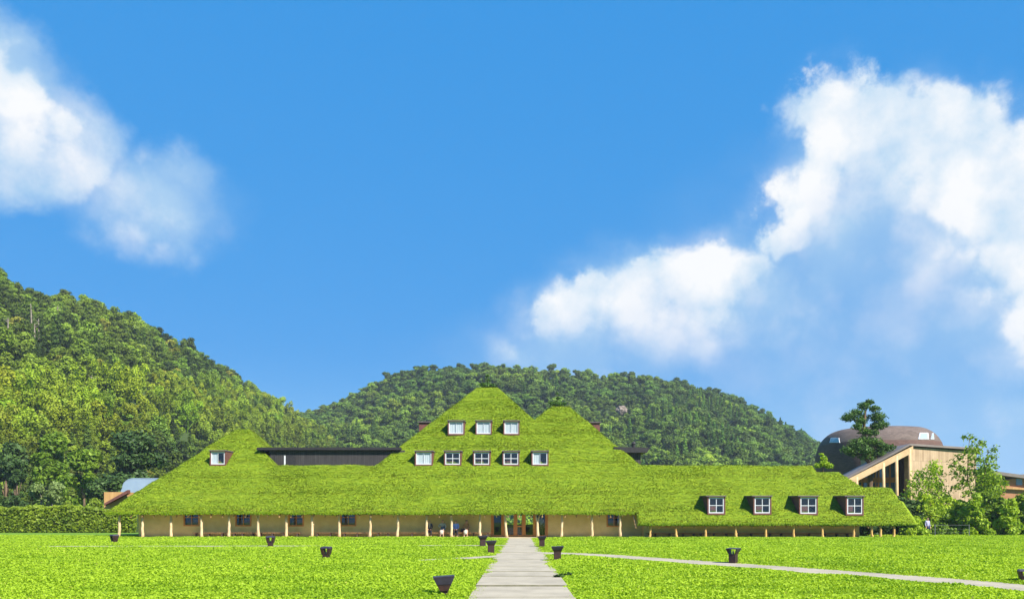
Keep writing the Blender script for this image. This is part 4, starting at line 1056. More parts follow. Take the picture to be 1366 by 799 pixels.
for px in (1141.5, 1177, 1194.5, 1212):
    p = tl(px, 700, TY); m_ = MB(); hh = B0.z + (p.x - B0.x) / (B1.x - B0.x) * (B1.z - B0.z) - .6
    m_.tube([(p.x, -.2, 0), (p.x + .04, -.2, hh * .5), (p.x - .02, -.2, hh)], [.2, .17, .17], 9); m_.build('post', M['pale_timber'], tb_, smooth=True)
gw = MB(); p0, p1, p2 = tl(1130, 640, TY + 2.5), tl(1196, 640, TY + 2.5), tl(1213, 640, TY + 2.5)
def hr(x): return B0.z + (x - B0.x) / (B1.x - B0.x) * (B1.z - B0.z) - .3
gw.hexa([(p0.x, 2.5, 0), (p1.x, 2.5, 0), (p1.x, 2.6, 0), (p0.x, 2.6, 0)], [(p0.x, 2.5, hr(p0.x)), (p1.x, 2.5, hr(p1.x)), (p1.x, 2.6, hr(p1.x)), (p0.x, 2.6, hr(p0.x))])
M['dark_glass'] = princ('dark_glass', (0.10, 0.16, 0.22), .06, spec=1.0)
gw.build('glazing', M['dark_glass'], tb_)
dp = MB(); dp.hexa([(p1.x + .003, 1.2, 0), (A0.x - .003, 1.2, 0), (A0.x - .003, 2.6, 0), (p1.x + .003, 2.6, 0)], [(p1.x + .003, 1.2, hr(p1.x)), (A0.x - .003, 1.2, hr(A0.x)), (A0.x - .003, 2.6, hr(A0.x)), (p1.x + .003, 2.6, hr(p1.x))]); dp.build('dark_wall_panel', M['dark_panel'], tb_)
mu = MB(); zt = Z(640, TY + 2.5)
for px in (1150, 1159, 1168, 1172, 1187):
    p = tl(px, 640, TY + 2.4); mu.box(p.x - .09, p.x + .09, 2.38, 2.48, 0, hr(p.x) - .05)
mu.box(p0.x + .5, p1.x, 2.36, 2.379, zt - .28, zt + .28); mu.build('mullions', M['frame_orange'], tb_)

M['terracotta'] = princ('terracotta', (0.40, 0.19, 0.10), .9, (0.30, 0.14, 0.075), scale=1.0, stretch=(1, 1, 3))
RY = 125.0
bh = empty('brick_house', (X(1385, RY), RY, 0), 0, 'terracotta brick house with a low dark roof at the far right edge', 'building')
def bl(px, py, Y=RY): return P(px, py, Y) - bh.location
m_ = MB(); a, b = bl(1333, 641), bl(1450, 634); m_.hexa([(a.x, 0, 0), (b.x, 0, 0), (b.x, 10, 0), (a.x, 10, 0)], [(a.x, 0, a.z), (b.x, 0, b.z + 1.2), (b.x, 10, b.z + 1.2), (a.x, 10, a.z)]); m_.build('wall', M['terracotta'], bh)
m_ = MB(); a, b = bl(1326, 628, RY - 1), bl(1460, 646, RY - 1)
m_.hexa([(a.x, -1, a.z - .5), (b.x, -1, b.z - .5), (b.x, 11, b.z - .5), (a.x, 11, a.z - .5)], [(a.x, -1, a.z), (b.x, -1, b.z), (b.x, 11, b.z + 1.5), (a.x, 11, a.z + 1.5)]); m_.build('roof', M['roof_metal'], bh)
m_ = MB(); a, b = bl(1334, 649), bl(1450, 656); m_.hexa([(a.x, -.5, a.z - .3), (b.x, -.5, b.z - .3), (b.x, 0, b.z - .3), (a.x, 0, a.z - .3)], [(a.x, -.5, a.z), (b.x, -.5, b.z), (b.x, 0, b.z), (a.x, 0, a.z)]); m_.build('canopy', M['timber'], bh)
for px in (1355, 1372):
    a, b = bl(px, 647), bl(px + 8, 638); m_ = MB(); m_.box(a.x, b.x, -.06, -.003, a.z, b.z); m_.build('window', M['dark_glass'], bh)

# tin curved roof behind the left slope
TYL = 73.0
M['tin'] = princ('tin', (0.42, 0.50, 0.62), .28, (0.36, 0.44, 0.56), scale=1, metal=.4, spec=.6)
tn = empty('tin_roofed_shed', (X(180, TYL), TYL, 0), 0, 'shed with a curved pale blue tin roof peeping over the left roof slope', 'shed')
m_ = MB(); N = 10; a, b = P(161, 655, TYL) - tn.location, P(225, 655, TYL) - tn.location; zt = Z(637.5, TYL); pr = [(a.x, a.z)]
for i in range(N + 1): t = i / N; pr.append((a.x + .15 + 1.0 * (1 - math.cos(t * math.pi / 2)) , a.z + .3 + (zt - a.z - .3) * math.sin(t * math.pi / 2)))
pr.append((b.x, zt)); 
for (xa, za), (xb, zb) in zip(pr[:-1], pr[1:]): m_.hexa([(xa, 0, za - .06), (xb, 0, zb - .06), (xb, 4, zb - .06), (xa, 4, za - .06)], [(xa, 0, za), (xb, 0, zb), (xb, 4, zb), (xa, 4, za)])
vs_ = [(x, .02, z - .05) for x, z in pr] + [(b.x, .02, a.z - .6)]; m_.add(vs_, [tuple(range(len(vs_)))])
m_.build('roof', M['tin'], tn, smooth=False)
m_ = MB(); m_.box(X(190, TYL) - tn.location.x, b.x + 1, .3, 3.8, 0, a.z - .05); m_.build('wall', M['timber'], tn)

# the big pine growing through the lean-to
PY_ = 87.4
def pc(px, py, rpx, dy=0): q = P(px, py, PY_); return (q.x - X(1160, PY_), dy, q.z, rpx * PY_ / F)
cl = [pc(1134, 556, 8), pc(1143, 550, 7), pc(1128, 558, 5), pc(1153, 541, 7), pc(1160, 536, 5), pc(1148, 562, 7), pc(1166, 545, 6), pc(1170, 556, 9), pc(1176, 566, 8), pc(1168, 568, 7), pc(1156, 556, 6, .6), pc(1142, 569, 6, -.3), pc(1152, 575, 7), pc(1163, 577, 7),
      pc(1132, 600, 8), pc(1142, 592, 9), pc(1154, 588, 9), pc(1165, 590, 9), pc(1175, 595, 8), pc(1186, 597, 6), pc(1150, 600, 9, -.5), pc(1162, 603, 9, .5), pc(1174, 604, 7), pc(1138, 605, 6), pc(1160, 611, 6), pc(1152, 609, 6)]
def pl_(px, py): q = P(px, py, PY_); return (q.x - X(1160, PY_), 0, q.z)
tr = [([pl_(1160, 716), pl_(1160, 660), pl_(1161, 622), pl_(1158, 600), pl_(1152, 575), pl_(1154, 550), pl_(1158, 536)], [.32, .31, .29, .23, .18, .12, .05]),
      ([pl_(1160, 618), pl_(1148, 604), pl_(1140, 598)], [.2, .12, .06]), ([pl_(1161, 620), pl_(1172, 606), pl_(1184, 598)], [.2, .12, .06]), ([pl_(1152, 575), pl_(1142, 560), pl_(1132, 556)], [.12, .08, .04]), ([pl_(1155, 580), pl_(1168, 566), pl_(1176, 560)], [.12, .08, .04])]
plant('pine_tree', 'tall dark pine tree with layered tufts of needles in front of the brown dome', 'tree', (X(1160, PY_), PY_, 0), tr, cl, 15000, .135, M['pine_leaf'], M['bark'], seed=11, zs=.62, shell=(.2, 1.35), tb=0)

# leafy trees and bushes right of the building
RG = 'bushes and young trees at the right end'
def ptree(name, label, px, Y, cl_px, n, leaf, lm, trunks_px, seed, cat='tree', tb=0.0, zs=.9, group=RG, shell=(.3, 1.1), tr_r=.06, upb=.3):
    x0 = X(px, Y)
    cl = [(X(a, Y) - x0, random.Random(seed + i).uniform(-.6, .6), Z(b, Y), c * Y / F) for i, (a, b, c) in enumerate(cl_px)]
    tr = [([(X(a, Y) - x0, 0, max(Z(b, Y), -.2)) for a, b in T], [tr_r * (1 - .75 * i / max(1, len(T) - 1)) for i in range(len(T))]) for T in trunks_px]
    return plant(name, label, cat, (x0, Y, 0), tr, cl, n, leaf, lm, M['bark'], group, seed=seed, zs=zs, shell=shell, tb=tb, upb=upb)
ptree('young_tree', 'light green airy tree beside the right end of the grass roof', 1242, 73, [(1242, 625, 10), (1230, 634, 10), (1252, 632, 10), (1222, 646, 10), (1238, 645, 12), (1254, 648, 12), (1214, 658, 8), (1228, 662, 12), (1246, 664, 13), (1260, 662, 9), (1222, 676, 10), (1240, 680, 12), (1256, 678, 9), (1246, 619, 6)], 3000, .15, M['lime_leaf'],
      [[(1240, 717), (1241, 680), (1238, 640)], [(1241, 690), (1250, 655), (1248, 628)], [(1240, 695), (1228, 665), (1224, 648)]], 21, tb=.05, shell=(.3, 1.3))
ptree('tall_sparse_tree', 'tall thin tree with sparse dark leaves rising above the timber building', 1300, 72,
      [(1293, 582, 5), (1302, 584, 5), (1312, 590, 5), (1324, 600, 6), (1328, 608, 5), (1304, 598, 8), (1290, 602, 8), (1280, 610, 7), (1272, 620, 7), (1296, 614, 9), (1310, 614, 9), (1320, 622, 9), (1284, 626, 9), (1300, 630, 9), (1312, 636, 10), (1288, 642, 8), (1275, 634, 6), (1322, 640, 9), (1304, 650, 9), (1290, 658, 8), (1278, 650, 6), (1316, 655, 9)], 1900, .17, M['mid_leaf'],
      [[(1302, 717), (1302, 660), (1300, 620), (1306, 590)], [(1302, 670), (1314, 630), (1318, 600), (1324, 602)], [(1302, 675), (1290, 640), (1292, 600), (1293, 584)]], 22, tb=0, shell=(.3, 1.45))
ptree('young_tree', 'feathery mid-green tree right of the tall sparse tree', 1322, 76, [(1318, 628, 10), (1326, 640, 12), (1310, 644, 11), (1332, 654, 10), (1316, 660, 12), (1326, 672, 12), (1340, 645, 6)], 2300, .15, M['mid_leaf'], [[(1322, 717), (1322, 640)]], 23, tb=.15)
bushes = [(1222, 700, 16, 30, 'lime_leaf', 68.5, 'low leafy bush under the right end of the grass roof'), (1262, 695, 18, 32, 'mid_leaf', 71, 'mid-green bush behind the wire fence, left fence post side'),
          (1280, 672, 16, 48, 'lime_leaf', 74, 'light green bush behind the wire fence between the two fence posts'), (1300, 682, 17, 60, 'lime_leaf', 70, 'tall lime-green bush under the tall sparse tree'),
          (1322, 676, 16, 56, 'mid_leaf', 71, 'dense mid-green bush right of the lime-green bush'), (1346, 680, 16, 52, 'lime_leaf', 69.5, 'yellow-green bush near the right edge of the picture'),
          (1362, 668, 15, 58, 'mid_leaf', 73, 'rounded bush at the right edge of the picture'), (1382, 680, 18, 66, 'mid_leaf', 71, 'bush cut by the right edge of the picture'),
          (1206, 706, 14, 22, 'dark_leaf', 70.5, 'dark low bush behind the free-standing log posts'), (1178, 706, 14, 20, 'dark_leaf', 71.5, 'dark low bush behind the leftmost free-standing post')]
for i, (px, py, rp, hp, lm, Y, lab) in enumerate(bushes):
    rr = random.Random(300 + i); top = 717 - hp; L = []
    for q in range(13): L.append((px + rr.uniform(-rp, rp) * .8, rr.uniform(top + 7, 712), rr.uniform(5, 9)))
    L.append((px, top + 5, 6))
    ptree('bush', lab, px, Y, L, int(900 + hp * 42), .17, M[lm], [[(px, 718), (px + rr.uniform(-4, 4), top + 12)]], 400 + i, cat='bush', shell=(.45, 1.08), tb=-.08 + rr.uniform(-.1, .1))
hedge('garden_shrubbery', 'dark shrubbery behind the free-standing posts at the right end', X(1147, 73), X(1225, 73), 73, 3.2, 5200, M['dark_leaf'], 13, leaf=.24)
hedge('shrub_row', 'row of shrubs behind the single bushes on the right', X(1225, 78), X(1460, 78), 78, 3.4, 9500, M['lime_leaf'], 14, leaf=.26)

# wire fence
FY_ = 66.5
M['galv'] = princ('galvanised', (0.22, 0.22, 0.23), .6, (0.16, 0.16, 0.17), scale=6, metal=.5)
fe = empty('wire_fence', (X(1270, FY_), FY_, 0), 0, 'low metal post and wire fence in front of the bushes on the right', 'fence')
for px in (1247, 1292.5): m_ = MB(); x_ = X(px, FY_) - fe.location.x; m_.tube([(x_, 0, -.1), (x_, 0, 1.08)], .035, 8); m_.build('fence_post', M['galv'], fe)
m_ = MB(); xa, xb = X(1240, FY_) - fe.location.x, X(1293, FY_) - fe.location.x
for z in (.4, .7, 1.03): m_.tube([(xa, 0, z), (xb, 0, z)], .005 if z < 1 else .010, 6)
m_.build('wire', M['galv'], fe)

# ------------------------------------------------------------------ summer haze between here and the hills
hz = MB(); hz.box(-3000, 3000, -160, 4000, -3.0, 118); ho = hz.build('haze', None)
hm, ht_, hout = mat('haze_air'); hv = ht_.node('ShaderNodeVolumePrincipled'); hv.inputs['Color'].default_value = (.72, .84, 1, 1); hv.inputs['Density'].default_value = 0.0002; hv.inputs['Anisotropy'].default_value = 0.0
ht_.l.new(hv.outputs[0], hout.inputs['Volume']); ho.data.materials.append(hm); ho['kind'] = 'stuff'

# ------------------------------------------------------------------ path lamps: a square post with a flared hooded head
def lamp_meshes(var):
    zb, zt, wb, wt, db, dt, pw = dict(fore=(.165, .47, .092, .235, .11, .15, .082), cap=(.36, .53, .13, .215, .12, .19, .13), open=(.22, .48, .12, .17, .15, .20, .125))[var]
    post = MB(); post.box(-pw, pw, -pw * .9, pw * .9, -.15, zb)
    head = MB(); th = .115 if var == 'open' else .03
    for s in (-1, 1):      # front and back flared plates
        a0, a1 = s * db, s * dt; ib, it = a0 - s * th, a1 - s * th
        head.hexa([(-wb, min(a0, ib), zb), (wb, min(a0, ib), zb), (wb, max(a0, ib), zb), (-wb, max(a0, ib), zb)], [(-wt, min(a1, it), zt), (wt, min(a1, it), zt), (wt, max(a1, it), zt), (-wt, max(a1, it), zt)])
    lid = MB(); e = .008; lid.hexa([(-wt - e, -dt - e, zt + .002), (wt + e, -dt - e, zt + .002), (wt + e, dt + e, zt + .002), (-wt - e, dt + e, zt + .002)],
                         [(-wt - e, -dt - e, zt + .025), (wt + e, -dt - e, zt + .040), (wt + e, dt + e, zt + .040), (-wt - e, dt + e, zt + .025)] if var != 'open' else [(-wt + .02, -dt + .03, zt + .06), (wt - .02, -dt + .03, zt + .075), (wt - .02, dt - .03, zt + .075), (-wt + .02, dt - .03, zt + .06)])
    k = .5; zm = zt - (zt - zb) * k; wm = wt - (wt - wb) * k; dm = dt - (dt - db) * k; front = MB()
    front.hexa([(-wm, -dm - .012, zm), (wm, -dm - .012, zm), (wm, -dm - .002, zm), (-wm, -dm - .002, zm)], [(-wt, -dt - .012, zt - .001), (wt, -dt - .012, zt - .001), (wt, -dt - .002, zt - .001), (-wt, -dt - .002, zt - .001)])
    bulb = MB(); bulb.tube([(0, 0, zb), (0, 0, zb + .09), (0, 0, zb + .12)], [.03, .03, .012], 8)
    return post, head, lid, front, bulb
M['bulb_glass'] = princ('bulb_glass', (0.55, 0.52, 0.42), .25, spec=.6)
def make_lamp(var):
    e = empty('path_lamp'); post, head, lid, front, bulb = lamp_meshes(var)
    post.build('post', M['corten'], e, bevel=.006)
    h = head.build('hood', M['corten'], e, bevel=.004)
    if var != 'open': front.build('visor', M['corten_top'], h)
    lid.build('lid', M['corten_top'], e, bevel=.005); bulb.build('bulb', M['bulb_glass'], e, smooth=True)
    return e
PROTO = {}
def lamp(px, basepy, h_px, rz, label, var='cap', tilt=0.0):
    Y = gY(basepy)
    if var in PROTO: o = copy_tree(PROTO[var])
    else: o = PROTO[var] = make_lamp(var)
    o.location = (X(px, Y), Y, -.02); o.rotation_euler = (0, tilt, R(rz)); s = (h_px * Y / F) / .55; o.scale = (s, s, s)
    tag(o, label, 'path lamp', 'dark metal path lamps in the lawn'); return o
lamp(593, 796, 32.5, 5, 'large dark flared path lamp in the foreground grass left of the path', 'fore', R(-2))
lamp(743.5, 748.5, 20.5, -3, 'dark flared path lamp close on the right edge of the path, below the glass entrance')
lamp(655, 738.5, 18, 4, 'dark flared path lamp on the left edge of the path where the side paths leave')
lamp(644, 729.5, 15.5, 8, 'small dark path lamp nearest the entrance, left of the path')
lamp(723, 729.5, 15, -4, 'small dark path lamp nearest the entrance, right of the path')
lamp(435.3, 746.5, 18.5, 84, 'dark path lamp seen from its open side, alone in the lawn left of the path', 'open')
lamp(361, 729.6, 15.5, 96, 'small forked-looking path lamp in front of the wall benches on the left', 'open')
lamp(152.8, 725.6, 13.5, 50, 'path lamp near the left end post of the building', 'open')
lamp(978, 752, 21.5, 55, 'dark path lamp with slanting lid above the curved path on the right', 'cap')
lamp(1366, 778, 20, 70, 'path lamp cut off by the right edge of the picture', 'open')

# ------------------------------------------------------------------ people
M['skin'] = princ('skin', (0.50, 0.30, 0.20), .6); M['hair'] = princ('hair', (0.015, 0.011, 0.009), .6)
def cloth(name, c, c2=None): 
    if name not in M: M[name] = princ(name, c, .9, c2 or tuple(x * .75 for x in c), scale=9)
    return M[name]
def skin_obj(name, J, E, m, parent, sub=1, root=0):
    """J: list of (co, radius); E: edges; one continuous surface grown round the joints"""
    me = bpy.data.meshes.new(name); me.from_pydata([tuple(j[0]) for j in J], E, []); me.update(); me.materials.append(m)
    o = bpy.data.objects.new(name, me); COL.objects.link(o); o.parent = parent
    o.modifiers.new('skin', 'SKIN')
    if not me.skin_vertices: 
        with bpy.context.temp_override(object=o, active_object=o): bpy.ops.mesh.customdata_skin_add()
    for i, j in enumerate(J):
        r = j[1]; me.skin_vertices[0].data[i].radius = (r, r) if not isinstance(r, tuple) else r
        me.skin_vertices[0].data[i].use_root = (i == root)
    s = o.modifiers.new('smooth', 'SUBSURF'); s.levels = sub; s.render_levels = sub
    return o
def person(name, loc, rz, label, pose, top, legs, shoes, skirt=None, scarf=None, bag=None, group=None, wide=1.0, sc=1.0):
    e = empty(name, loc, rz, label, 'person', group); e.scale = (sc, sc, sc)
    V = Vector; p = pose
    pel, wai, che, nek, hb, ht = [V(p[k]) for k in ('pelvis', 'waist', 'chest', 'neck', 'headb', 'headt')]
    J = [(pel, .115), (wai, .105), (che, .13), (nek, .052), (hb, .072), ((hb + ht) / 2 + V((0, .0, .0)), .095), (ht, .075)]
    E = [(0, 1), (1, 2), (2, 3), (3, 4), (4, 5), (5, 6)]
    # nose and ears as small bumps of the same surface
    fwd = V(p.get('look', (0, -1, 0))).normalized(); sd_ = V((-fwd.y, fwd.x, 0)); mid = (hb + ht) / 2
    arms = []; lg = []
    for s, side in ((-1, 'r'), (1, 'l')):
        sh, el_, wr, ha = [V(p[k + side]) for k in ('sh', 'el', 'wr', 'ha')]
        b = len(J); J += [(sh, .058), (el_, .042), (wr, .028), ((wr + ha) / 2, (.036, .018)), (ha, (.034, .016))]; E += [(2, b), (b, b + 1), (b + 1, b + 2), (b + 2, b + 3), (b + 3, b + 4)]
        d = (ha - wr).normalized(); acr = d.cross(V((0, -.3, 1))).normalized(); dn = d.cross(acr).normalized(); dn = dn if dn.z < 0 else -dn
        for k, L in enumerate((.060, .075, .080, .070)):     # four fingers, unequal, curled
            o_ = acr * ((k - 1.5) * .021); q = len(J)
            J += [(ha + o_ + d * .020, .009), (ha + o_ + d * (.020 + L * .5), .0085), (ha + o_ + d * (.020 + L * .8) + dn * L * .35, .0075)]; E += [(b + 4, q), (q, q + 1), (q + 1, q + 2)]
        q = len(J); th = acr * (-.04 * s)
        J += [(wr.lerp(ha, .45) + th, .010), (wr.lerp(ha, .9) + th * 1.35, .009), (wr.lerp(ha, 1.25) + th * 1.2 + dn * .01, .008)]; E += [(b + 3, q), (q, q + 1), (q + 1, q + 2)]
        arms.append((sh, el_, wr))
        hi, kn, an, to = [V(p[k + side]) for k in ('hip', 'kn', 'an', 'to')]
        b = len(J); J += [(hi, .088), (kn, .058), (an, .038), (to, .032)]; E += [(0, b), (b, b + 1), (b + 1, b + 2), (b + 2, b + 3)]
        lg.append((hi, kn, an, to))
    body = skin_obj('body', J, E, M['skin'], e)
    # face: eyes, brows, nose, mouth, ears
    f = MB()
    for s in (-1, 1):
        c = mid + fwd * .083 + sd_ * (.032 * s) + V((0, 0, .005)); f.box(c.x - .012, c.x + .012, c.y - .008, c.y + .008, c.z - .006, c.z + .006)
    f.build('eyes', M['hair'], e)
    f = MB(); c = mid + fwd * .09; f.tube([c + V((0, 0, .01)), c + fwd * .018 - V((0, 0, .022)), c - V((0, 0, .03))], [.008, .013, .009], 6)
    for s in (-1, 1): c2 = mid + sd_ * (.088 * s); f.tube([c2 + V((0, 0, .022)), c2 + sd_ * (.012 * s), c2 - V((0, 0, .022))], [.01, .015, .008], 6)
    f.build('nose_and_ears', M['skin'], e, smooth=True)
    f = MB(); c = mid + fwd * .086 - V((0, 0, .052)); f.box(c.x - .02, c.x + .02, c.y - .008, c.y + .008, c.z - .004, c.z + .004); f.build('mouth', cloth('lips', (.35, .12, .10)), e)
    hr_ = [(mid - fwd * .025 + V((0, 0, .01)), .100), (ht - fwd * .02 + V((0, 0, .01)), .092)]; he = [(0, 1)]
    if p.get('hair', 'short') == 'long': hr_ += [(mid - fwd * .06 - V((0, 0, .09)), .075), (nek - fwd * .07 - V((0, 0, .04)), .05)]; he += [(0, 2), (2, 3)]
    skin_obj('hair', hr_, he, M['hair'], e)
    JJ = [(pel + V((0, 0, .02)), .14 * wide), (wai, .132 * wide), (che, .155), (nek - V((0, 0, .035)), .07)]; EE = [(0, 1), (1, 2), (2, 3)]
    for (sh, el_, wr) in arms: b = len(JJ); JJ += [(sh, .075), (el_, .058), (wr - (wr - el_).normalized() * .03, .045)]; EE += [(2, b), (b, b + 1), (b + 1, b + 2)]
    skin_obj('shirt', JJ, EE, top, e)
    if skirt:
        JJ = [(pel, .15), (lg[0][1].lerp(lg[1][1], .5), .17), (lg[0][2].lerp(lg[1][2], .5) + V((0, .02, .10)), .20)]; skin_obj('skirt', JJ, [(0, 1), (1, 2)], skirt, e)
    else:
        JJ = [(pel, .145)]; EE = []
        for (hi, kn, an, to) in lg: b = len(JJ); JJ += [(hi, .102), (kn, .075), (an + V((0, 0, .03)), .058)]; EE += [(0, b), (b, b + 1), (b + 1, b + 2)]
        skin_obj('trousers', JJ, EE, legs, e)
    for (hi, kn, an, to) in lg: skin_obj('shoe', [(an - V((0, 0, .02)) + (an - to).normalized() * .03, .045), (an.lerp(to, .6) - V((0, 0, .01)), .044), (to, .036)], [(0, 1), (1, 2)], shoes, e)
    if scarf: skin_obj('scarf', [(nek + V((-.07, -.03, -.02)), .045), (nek + V((0, -.08, -.05)), .055), (nek + V((.07, -.03, -.02)), .045), (che + V((.02, -.15, -.02)), .055), (che + V((.02, -.18, -.2)), .045)], [(0, 1), (1, 2), (1, 3), (3, 4)], scarf, e)
    return e
def sit(**k):
    p = dict(pelvis=(0, 0, .53), waist=(0, -.01, .72), chest=(0, -.03, .96), neck=(0, -.05, 1.14), headb=(0, -.07, 1.20), headt=(0, -.08, 1.37),
             hipr=(-.10, -.02, .52), hipl=(.10, -.02, .52), knr=(-.13, -.44, .52), knl=(.13, -.44, .52), anr=(-.12, -.42, .09), anl=(.12, -.42, .09), tor=(-.13, -.58, .045), tol=(.13, -.58, .045),
             shr=(-.18, -.02, 1.07), shl=(.18, -.02, 1.07), elr=(-.23, -.12, .80), ell=(.23, -.12, .80), wrr=(-.12, -.33, .66), wrl=(.12, -.33, .66), har=(-.09, -.41, .64), hal=(.09, -.41, .64))
    p.update(k); return p
def stand(**k):
    p = dict(pelvis=(0, 0, .92), waist=(0, 0, 1.08), chest=(0, 0, 1.30), neck=(0, -.01, 1.46), headb=(0, -.02, 1.52), headt=(0, -.03, 1.68),
             hipr=(-.09, 0, .88), hipl=(.09, 0, .88), knr=(-.10, -.02, .48), knl=(.10, .02, .48), anr=(-.10, .02, .09), anl=(.11, .06, .09), tor=(-.11, -.14, .04), tol=(.12, -.08, .04),
             shr=(-.18, 0, 1.40), shl=(.18, 0, 1.40), elr=(-.24, .02, 1.12), ell=(.24, .02, 1.12), wrr=(-.24, -.08, .90), wrl=(.24, -.08, .90), har=(-.24, -.11, .82), hal=(.24, -.11, .82))
    p.update(k); return p
BY = YWALL - .45; PG = 'people sitting on the long bench'
blk, gry, cream = cloth('black_cloth', (.02, .02, .03)), cloth('grey_cloth', (.14, .13, .15), (.30, .28, .30)), cloth('cream_cloth', (.60, .55, .48), (.42, .38, .34))
person('person', (X(573, BY), BY, .055), R(6), 'person in a dark top with white collar, sitting leftmost beside a log post', sit(), cloth('navy_cloth', (.035, .035, .06), (.10, .10, .13)), blk, blk, scarf=cream, group=PG)
person('person', (X(590.5, BY), BY, .055), R(-4), 'person with hair tied up, grey-green top and long pale skirt, sitting second from left',
       sit(neck=(0, -.06, 1.18), headb=(.01, -.09, 1.25), headt=(.01, -.10, 1.42), chest=(0, -.03, 1.0), elr=(-.32, -.08, .88), wrr=(-.16, -.26, .78), har=(-.08, -.28, .80), ell=(.30, -.10, .86)), cloth('sage_cloth', (.30, .32, .26), (.5, .5, .44)), None, blk, skirt=cream, group=PG)
person('person', (X(608.3, BY), BY, .055), R(0), 'person in a bright blue shirt and dark trousers sitting on the bench', sit(), cloth('blue_cloth', (.18, .32, .85), (.28, .42, .9)), blk, blk, group=PG)
person('person', (X(622.6, BY), BY, .055), R(-8), 'person in a brown cardigan and pale skirt sitting rightmost on the bench', sit(hair='long', elr=(-.27, -.12, .86), har=(-.05, -.36, .72), wrr=(-.10, -.30, .72)), cloth('brown_cloth', (.32, .16, .06), (.42, .24, .11)), None, cloth('white_shoes', (.6, .6, .62)), skirt=cloth('check_cloth', (.38, .40, .33), (.60, .60, .52)), group=PG)
# bags
def bag(px, y, z, sx, sy, sz, m, label):
    bm = bmesh.new(); bmesh.ops.create_cube(bm, size=1); bmesh.ops.bevel(bm, geom=bm.edges[:], offset=.22, segments=3, profile=.6, affect='EDGES')
    for v in bm.verts: v.co = Vector((v.co.x * sx * (1.0 - .25 * v.co.z), v.co.y * sy, v.co.z * sz))
    me = bpy.data.meshes.new('bag_body'); bm.to_mesh(me); bm.free(); me.materials.append(m)
    e = empty('handbag', (X(px, y), y, z), 0, label, 'bag'); o = bpy.data.objects.new('bag_body', me); COL.objects.link(o); o.parent = e; o.location.z = sz / 2
    h = MB(); n = 8; h.tube([(math.cos(math.pi * i / n) * sx * .32, 0, sz * .92 + math.sin(math.pi * i / n) * sz * .45) for i in range(n + 1)], .012, 6); h.build('strap', m, e, smooth=True)
bag(590.8, BY - .30, .055 + .60, .36, .16, .24, cloth('denim_cloth', (.05, .08, .14)), 'blue-grey bag on the lap of the person with the long pale skirt')
bag(617.2, BY - .02, .055 + .435, .32, .2, .24, cloth('dark_bag', (.012, .012, .03)), 'dark bag on the bench between the blue shirt and the brown cardigan')
ip = YWALL + 1.1
person('person', (X(722, ip), ip, .055), R(150), 'person in a pale top standing inside the right glass bay of the entrance', stand(hair='short'), cloth('white_cloth', (.55, .58, .62)), cloth('beige_cloth', (.36, .26, .17)), blk, scarf=None)
person('person', (X(1237, 68.2), 68.2, 0), R(20), 'person in a pale violet shirt and jeans standing by the wire fence', stand(), cloth('violet_cloth', (.40, .38, .60)), cloth('jeans', (.03, .05, .12)), blk, sc=.96)

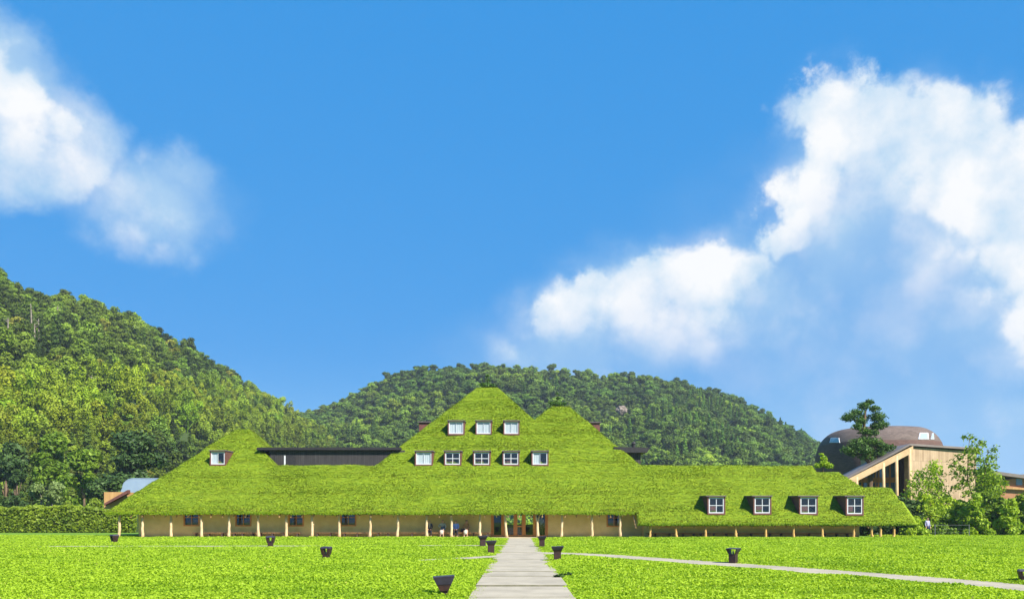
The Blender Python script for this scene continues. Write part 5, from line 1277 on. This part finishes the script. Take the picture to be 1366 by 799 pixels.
# ------------------------------------------------------------------ lawn: leafy ground cover
def lawn():
    N = LAWN_N
    # distance drawn so that density falls off with distance
    Y0, Y1 = 9.0, 70.0
    Y = rng.uniform(Y0, Y1, N); hw = Y * .70 + 5.0
    x = rng.uniform(-1, 1, N) * hw
    keep = rng.uniform(size=N) < np.clip((x * 0 + hw) / (Y1 * .70 + 5), 0, 1) * np.clip(15.0 / np.maximum(Y, 15) * 1.0, 0, 1) * 2.6
    x, Y = x[keep], Y[keep]
    infloor = (Y > YWALL - 1.95) & (x > X(178, YE)) & (x < X(1196, YE)); infloor |= (Y > YWALL - .2) & (x > WX0) & (x < WX1)
    infloor |= (Y > YW + .1) & (x > XS) & (x < X(1200, YE))
    d = on_path(x, Y)
    ok = ~infloor & (d > 0.0 + rng.uniform(-.17, .04, len(x)))
    x, Y, d = x[ok], Y[ok], d[ok]
    far = np.clip(Y / 16, .75, 5)
    mound = fbm(x * .9, Y * .9, 4, 201); big = fbm(x * .12, Y * .12, 3, 202)
    top = (.05 + .20 * mound ** 1.4) * (.6 + .8 * big) * np.clip(.22 + d * np.where(Y > 38, .10 + .9 * np.clip(fbm(x * .13, x * 0 + 3, 2, 71) - .42, 0, 1), .55), .22, 1)
    top = np.where(Y > 40, np.minimum(top, .15), top)
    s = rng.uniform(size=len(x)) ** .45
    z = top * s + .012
    # two populations: small leaves, and a few upright blades
    size = (.025 + .019 * rng.uniform(size=len(x))) * far ** .42
    blade = rng.uniform(size=len(x)) < .12
    q = leaves(np.stack([x, Y, z], 1), np.where(blade, size * 1.1, size), np.where(blade, 0, 1.0), None, 1.35)
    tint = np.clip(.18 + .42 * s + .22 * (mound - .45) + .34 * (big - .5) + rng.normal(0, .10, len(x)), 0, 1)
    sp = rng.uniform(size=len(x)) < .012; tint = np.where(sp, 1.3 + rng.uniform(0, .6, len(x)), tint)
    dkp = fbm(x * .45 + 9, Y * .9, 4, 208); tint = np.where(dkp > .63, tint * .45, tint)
    print('lawn leaves', len(x))
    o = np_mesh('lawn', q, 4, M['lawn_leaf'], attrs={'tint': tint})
    tag(o, 'bright green leafy lawn in front of the long building', 'grass', kind='stuff')
LAWN_N = 4000000
lawn()
# single weeds on the path's edge
def weed(px, py, s, n, m, label, seed):
    Y = gY(py); plant('weed', label, 'plant', (X(px, Y), Y, .03), None, [(0, 0, s * .35, s * .5), (-s * .6, 0, s * .25, s * .4), (s * .6, 0.05, s * .4, s * .5)], n, s * .28, M[m], M['bark'], seed=seed, crown='leaves', shell=(.2, 1.0), aspect=2.2, zs=.6)
weed(745, 772, .16, 110, 'dark_leaf', 'dark green weed spilling over the right edge of the path', 31)
weed(757, 769, .13, 80, 'dark_leaf', 'dark bluish clump of leaves in the lawn beside the weed on the path', 32)
